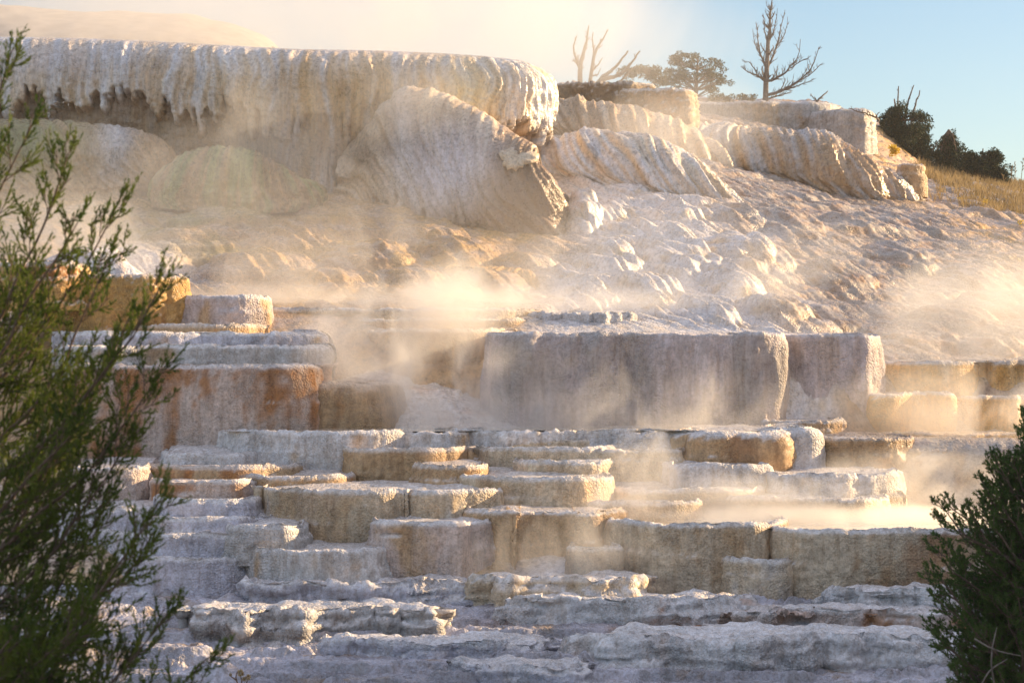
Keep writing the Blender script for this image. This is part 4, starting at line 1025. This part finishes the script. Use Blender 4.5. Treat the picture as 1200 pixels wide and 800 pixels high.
def live_tree(name, label, base, Y, top, crown, seed, mat, leaf=.07, width=.03, clump=.3, per=110, trunk_r=.12, limbs=16, group=None, gapy=.9, sink=.8, bark=None, inner=0.35):
    """crown: outline in photo pixels [(px, py, rx, ry)], filled with limbs whose ends carry leaf clumps"""
    rng = np.random.default_rng(seed)
    org = W(base[0], base[1], Y) - (0, 0, sink)
    root = tag(empty(name, org), label, 'tree', group)
    tb, lb = TB(), LB()
    tr = np.array([org, W(base[0], base[1], Y), W((base[0] * 2 + top[0]) / 3, (base[1] * 2 + top[1]) / 3, Y), W(top[0], top[1], Y)])
    tr = resample(chaikin(tr, 2), .1)[0]; tb.tube(tr, trunk_r, trunk_r * .18, 7)
    for (cx, cy, rx, ry, n) in crown:
        c = W(cx, cy, Y); ex = rx / F * Y; ez = ry / F * Y
        for j in range(n):
            d = rng.normal(size=3); d /= np.linalg.norm(d)
            rad = rng.uniform(inner, 1.0) ** .6
            p = c + d * np.array((ex, min(ex, 1.2 * ez + .3) * gapy, ez)) * rad
            # limb from the trunk
            zi = p[2] - .35 * np.linalg.norm((p - c)[:2]) - .15
            i = int(np.argmin(np.abs(tr[:, 2] - zi)))
            a = curve(tr[i], p, (0, 0, .0), 7, rng, .05); tb.tube(a, trunk_r * .22, .008, 4)
            r = clump * rng.uniform(.55, 1.15)
            leaf_clump(lb, p, r, int(per * (r / clump) ** 2), rng, leaf, width)
    tb.build('trunk', bark or M_BARK, root, org)
    lb.build('crown', mat, root, org, rng)
    return root

live_tree('pine_tree', 'round topped pine on the skyline left of the tall bare dead tree', (815, 122), 84.0, (818, 66), [(816, 82, 36, 18, 42), (806, 70, 20, 9, 14), (840, 98, 17, 9, 12), (790, 95, 14, 9, 9)], 41, M_PINE, leaf=.075, width=.04, clump=.17, per=120, trunk_r=.10, inner=.5)
live_tree('pine_tree', 'low spreading pine in the haze behind the left side of the round topped pine', (752, 108), 88.0, (752, 80), [(752, 86, 26, 9, 26), (772, 92, 14, 8, 12)], 42, M_PINE, leaf=.09, width=.045, clump=.2, per=110, trunk_r=.08)
live_tree('shrub', 'small dark shrub on the skyline at the right foot of the round topped pine', (845, 122), 82.0, (845, 114), [(843, 115, 12, 4, 10), (858, 116, 8, 3, 6)], 43, M_PINE, leaf=.08, width=.04, clump=.13, per=70, trunk_r=.03, sink=.5)
live_tree('shrub', 'taller dark shrub on the skyline touching the tall bare dead tree', (876, 122), 82.0, (878, 112), [(876, 114, 9, 5, 11)], 44, M_PINE, leaf=.08, width=.04, clump=.13, per=70, trunk_r=.03, sink=.5)
FIR = dict(leaf=.085, width=.04, per=150, inner=.05)
live_tree('fir_tree', 'tallest dark fir behind the right end of the skyline, dead twigs rising above it', (1062, 205), 80.0, (1048, 116), [(1048, 140, 16, 22, 40), (1058, 166, 34, 26, 95), (1040, 168, 22, 22, 40), (1076, 150, 16, 20, 30), (1085, 178, 18, 20, 30)], 45, M_FIR, clump=.24, trunk_r=.12, sink=1.2, **FIR)
live_tree('fir_tree', 'pointed dark fir in the middle of the three firs', (1112, 205), 79.0, (1112, 152), [(1112, 166, 9, 13, 22), (1112, 185, 20, 17, 50), (1100, 190, 14, 14, 20)], 46, M_FIR, clump=.22, trunk_r=.1, sink=1.2, **FIR)
live_tree('fir_tree', 'lowest broad dark fir at the right end of the three firs', (1148, 215), 78.0, (1152, 174), [(1148, 196, 24, 15, 60), (1165, 188, 9, 14, 20), (1135, 186, 12, 11, 20), (1174, 204, 10, 10, 14)], 47, M_FIR, clump=.21, trunk_r=.09, sink=1.2, **FIR)
dead_tree('three bare dead stems rising behind the top of the tallest dark fir', (1066, 200), 81.0, [
    ([(1052, 200), (1052, 150), (1052, 120), (1053, 101)], .05, .018, 5, .16), ([(1060, 200), (1060, 140), (1064, 118), (1071, 100)], .05, .016, 6, .18), ([(1068, 200), (1068, 140), (1073, 122), (1078, 106)], .05, .018, 5, .16)], 48)
live_tree('shrub', 'bright yellow leaved shrub in front of the tallest dark fir', (1047, 195), 71.5, (1047, 178), [(1047, 177, 4, 7, 14)], 49, M_YELLOW, leaf=.06, width=.045, clump=.09, per=34, trunk_r=.02, sink=.4)
for k, (x, y, Y, lab) in enumerate([(1127, 238, 68, 'small yellow weed on the bank, the left one of two side by side'), (1155, 240, 67, 'tiny yellow weed on the bank, right of the first yellow weed'), (1196, 262, 64, 'yellow weed low at the right edge of the bank')]):
    live_tree('weed', lab, (x, y + 4), Y, (x, y - 4), [(x, y - 2, 2.5, 4, 5)], 60 + k, M_YELLOW, leaf=.05, width=.03, clump=.06, per=14, trunk_r=.01, sink=.25)
    bpy.data.objects[-1] if False else None

# dry grass on the bank
def grass():
    rng = np.random.default_rng(55)
    n = 26000
    px = rng.uniform(1075, 1330, n); Y = rng.uniform(66.5, 84, n)
    keep = fbm(px / 22, Y / 1.6, seed=70, octv=2) + .45 * sstep(1085, 1150, px) + .5 * sstep(69, 76, Y) > .34
    px, Y = px[keep], Y[keep]; n = len(px)
    gy = np.array([ground_py(px[i:i + 1], Y[i:i + 1])[0, 0] for i in range(n)])
    b = np.c_[(px - 600) / F * Y, Y, (400 - gy) / F * Y - .05]
    d = np.c_[rng.normal(size=n) * .35, rng.normal(size=n) * .35, np.ones(n)]
    lb = LB(); lb.add(b, d, rng.uniform(.12, .42, n), rng.uniform(.012, .03, n))
    o = lb.build('grass', M_GRASS, None, np.zeros(3), rng)
    tag(o, 'dry golden grass covering the bank at the right', 'grass', kind='stuff')
grass()
def stalks(label, xs, Y, seed):
    rng = np.random.default_rng(seed); tb = TB()
    org = W(xs[0][0], xs[0][1], Y)
    for (x, y0, y1, dx) in xs:
        P = np.array([W(x, y0, Y), W(x + dx * .3, (y0 + y1) / 2, Y), W(x + dx, y1, Y)]); P = resample(chaikin(P, 1), .06)[0]
        tb.tube(P, .012, .006, 4)
        for k in range(5):
            p = P[rng.integers(len(P) // 2, len(P))]
            tb.tube(np.array([p, p + (rng.normal() * .05, rng.normal() * .05, .08)]), .016, .01, 4)
    root = mesh_obj('weed_stalk', np.concatenate(tb.co), np.concatenate(tb.q), M_GRASS, origin=org)
    tag(root, label, 'weed')
stalks('thin dry weed stalks standing against the sky at the right edge', [(1184, 226, 196, 2), (1190, 226, 192, -1), (1196, 226, 188, 3), (1200, 228, 202, 2), (1178, 224, 206, -3)], 76.0, 71)

# dried flower head at the bottom edge
def flower():
    rng = np.random.default_rng(81); Y = 23.5
    org = np.array((XX(280, Y), Y, -4.75))
    root = tag(empty('dried_flower', org), 'dried brown flower heads on bent stems at the bottom edge beside the juniper', 'flower')
    tb = TB(); heads = []
    for pts in ([(281, 960), (283, 830), (284, 800), (282, 792)], [(288, 830), (289, 800), (290, 796)], [(283, 812), (277, 797), (276, 790), (279, 786)], [(278, 797), (272, 793), (269, 790)]):
        P = resample(chaikin(np.array([W(a, b, Y) for a, b in pts]), 2), .02)[0]; tb.tube(P, .009, .005, 5)
    tb.build('stem', M_STEM, root, org)
    def head(px, py, r, seed):
        rg = np.random.default_rng(seed); lb = LB()
        c = W(px, py, Y); n = 70
        d = rg.normal(size=(n, 3)); d /= np.linalg.norm(d, axis=1)[:, None]
        lb.add(c + d * r * .2, d, np.full(n, r) * rg.uniform(.7, 1.2, n), np.full(n, r * .55))
        lb.build('flower_head', M_FLOWER, root, org, rg)
    for k, (a, b, r) in enumerate([(282, 788, .035), (291, 793, .03), (286, 795, .024), (270, 790, .018)]): head(a, b, r, 90 + k)
flower()
# ------------------------------------------------------------------ steam
_n = [0]
_ico = None
def unit_sphere():
    global _ico
    if _ico is None:
        import bmesh
        bm = bmesh.new(); bmesh.ops.create_icosphere(bm, subdivisions=3, radius=1.0)
        _ico = bpy.data.meshes.new('steam'); bm.to_mesh(_ico); bm.free()
    return _ico.copy()
def steam(px, py, Y, wpx, hpx, dY, dens, rot=0, **kw):
    _n[0] += 1
    me = unit_sphere()
    m = steam_mat('steam', dens * SD, seed=_n[0] * 3.7, **kw)
    c = W(px, py, Y)
    o = link('steam', me, m, None, tuple(c))
    o.scale = (wpx / F * Y, dY, hpx / F * Y); o.rotation_euler = (0, R(rot), 0)
    tag(o, kind='stuff')
    return o
if STEAM:
    # great plume drifting behind and over the overhanging mound
    steam(260, -10, 80, 660, 180, 11, .020, nscale=.09, lo=.25, hi=.60, g=.4, tear=.03)
    steam(650, 40, 71, 330, 120, 4.5, .042, nscale=.16, lo=.33, hi=.64, g=.4, tear=.05)
    # veils in front of the mound and along its foot
    steam(420, 120, 55.4, 300, 105, 2.0, .075, rot=-12, nscale=.32, lo=.36, hi=.70)
    steam(230, 215, 52.5, 330, 110, 2.6, .04, rot=8, nscale=.34, lo=.38, hi=.68)
    steam(130, 290, 48.5, 280, 110, 2.6, .075, rot=10, nscale=.36, lo=.38, hi=.68)
    steam(330, 320, 46.6, 260, 85, 2.0, .085, rot=-20, nscale=.45, lo=.40, hi=.72)
    steam(600, 330, 46.6, 240, 80, 2.0, .10, rot=-18, nscale=.45, lo=.40, hi=.72)
    steam(470, 352, 46.0, 440, 30, 1.4, .30, nscale=.45, lo=.34, hi=.68)
    steam(740, 170, 62, 230, 90, 3.0, .04, rot=-15, nscale=.3, lo=.36, hi=.68)
    steam(820, 335, 48.0, 250, 75, 2.2, .08, rot=-15, nscale=.4, lo=.40, hi=.70)
    steam(480, 290, 52.0, 620, 150, 5.0, .012, nscale=.2, lo=.2, hi=.7)
    # the vent between the walls
    steam(540, 455, 41.4, 230, 95, 1.4, .46, rot=14, nscale=.6, lo=.38, hi=.70)
    steam(470, 385, 43.0, 220, 90, 1.2, .34, rot=-24, nscale=.6, lo=.40, hi=.70)
    steam(740, 465, 40.8, 230, 80, 1.0, .30, nscale=.75, lo=.42, hi=.74, tear=.16)
    # golden steam on the right
    steam(1130, 385, 46.0, 330, 100, 2.4, .065, rot=-8, nscale=.4, lo=.36, hi=.68)
    steam(1180, 320, 50.0, 240, 80, 2.4, .09, rot=-14, nscale=.4, lo=.38, hi=.68)
    steam(1110, 475, 42.0, 190, 75, 1.2, .26, nscale=.5, lo=.36, hi=.68)
    steam(1080, 570, 38.8, 200, 60, 1.0, .46, nscale=.6, lo=.38, hi=.70)
    steam(960, 580, 36.6, 220, 45, .8, .32, nscale=.7, lo=.40, hi=.70)
    steam(960, 606, 36.4, 290, 20, 1.7, .50, nscale=.8, lo=.30, hi=.62, tear=0)  # flat steam added to brighten the pool
    # wisps over the front walls
    steam(730, 550, 36.2, 90, 110, .8, .36, rot=6, nscale=.9, lo=.42, hi=.72)
    steam(650, 640, 34.0, 160, 80, .5, .34, rot=-10, nscale=.9, lo=.42, hi=.72)
# ------------------------------------------------------------------ the damp air between everything
def haze():
    import bmesh
    bm = bmesh.new(); bmesh.ops.create_cube(bm, size=1.0)
    me = bpy.data.meshes.new('haze'); bm.to_mesh(me); bm.free()
    m, nt, out = new_mat('haze')
    v = nt.nodes.new('ShaderNodeVolumePrincipled'); v.inputs['Color'].default_value = (1, .96, .9, 1); v.inputs['Density'].default_value = HAZE; v.inputs['Anisotropy'].default_value = .35
    nt.links.new(v.outputs[0], out.inputs['Volume'])
    o = link('haze', me, m, None, (0, 54.0, 4.2)); o.scale = (304, 196, 27.0)
    tag(o, kind='stuff')
if HAZE > 0: haze()

# ------------------------------------------------------------------ daylight
SUN_AZ, SUN_EL = R(66), R(17)        # azimuth from straight ahead towards the right
w = bpy.data.worlds.new('World'); SC.world = w; w.use_nodes = True
nt = w.node_tree; nt.nodes.clear()
wo = nt.nodes.new('ShaderNodeOutputWorld'); bg = nt.nodes.new('ShaderNodeBackground'); sk = nt.nodes.new('ShaderNodeTexSky')
sk.sky_type = 'NISHITA'; sk.sun_disc = False; sk.sun_elevation = SUN_EL; sk.sun_rotation = SUN_AZ; sk.altitude = 200; sk.air_density = 1.0; sk.dust_density = 0.7; sk.ozone_density = 2.5
bg.inputs[1].default_value = SKY
# bluish overhead glow, unseen, added to lift the shade; horizon band stays clear
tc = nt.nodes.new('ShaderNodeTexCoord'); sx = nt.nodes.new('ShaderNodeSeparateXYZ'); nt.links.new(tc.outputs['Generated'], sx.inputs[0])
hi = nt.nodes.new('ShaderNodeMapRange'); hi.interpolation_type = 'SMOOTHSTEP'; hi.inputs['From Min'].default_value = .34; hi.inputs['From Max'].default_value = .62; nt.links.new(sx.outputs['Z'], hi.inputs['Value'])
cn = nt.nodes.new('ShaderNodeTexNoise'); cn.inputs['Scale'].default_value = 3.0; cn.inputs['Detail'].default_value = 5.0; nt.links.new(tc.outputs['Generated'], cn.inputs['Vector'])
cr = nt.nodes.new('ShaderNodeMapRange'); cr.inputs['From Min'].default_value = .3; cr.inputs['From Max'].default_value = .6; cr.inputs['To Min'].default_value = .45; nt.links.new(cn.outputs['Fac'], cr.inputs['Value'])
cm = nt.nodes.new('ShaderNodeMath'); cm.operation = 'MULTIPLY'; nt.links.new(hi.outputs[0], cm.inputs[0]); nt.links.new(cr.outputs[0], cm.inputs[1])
cx = nt.nodes.new('ShaderNodeMix'); cx.data_type = 'RGBA'; nt.links.new(cm.outputs[0], cx.inputs[0]); nt.links.new(sk.outputs[0], cx.inputs[6]); cx.inputs[7].default_value = (SKY_FILL * .88 / SKY, SKY_FILL * .91 / SKY, SKY_FILL * 1.10 / SKY, 1)
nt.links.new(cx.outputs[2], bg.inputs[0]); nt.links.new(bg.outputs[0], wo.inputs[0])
sl = bpy.data.lights.new('sun', 'SUN'); sl.energy = SUN; sl.angle = R(0.53); sl.color = (1.0, .72, .40)
so = bpy.data.objects.new('sun', sl); COL.objects.link(so)
sd = Vector((math.sin(SUN_AZ) * math.cos(SUN_EL), math.cos(SUN_AZ) * math.cos(SUN_EL), math.sin(SUN_EL)))
so.rotation_euler = (-sd).to_track_quat('-Z', 'Y').to_euler(); so.location = sd * 300

# ------------------------------------------------------------------ camera
cd = bpy.data.cameras.new('camera'); cd.lens = LENS; cd.sensor_width = 36.0; cd.clip_start = .1; cd.clip_end = 6000
co = bpy.data.objects.new('camera', cd); COL.objects.link(co); co.location = (0, 0, 0); co.rotation_euler = (R(90), 0, 0)
cd.dof.use_dof = True; cd.dof.focus_distance = 45.0; cd.dof.aperture_fstop = 5.0
SC.camera = co
SC.view_settings.view_transform = 'Standard'; SC.view_settings.look = 'None'; SC.view_settings.gamma = 1.0; SC.view_settings.use_curve_mapping = False
SC.view_settings.exposure = EXPO
SC.render.engine = 'CYCLES'
cy = SC.cycles
cy.use_denoising = True; cy.volume_bounces = 4; cy.max_bounces = 8; cy.diffuse_bounces = 3; cy.transparent_max_bounces = 16
cy.volume_step_rate = 1.4; cy.volume_max_steps = 128
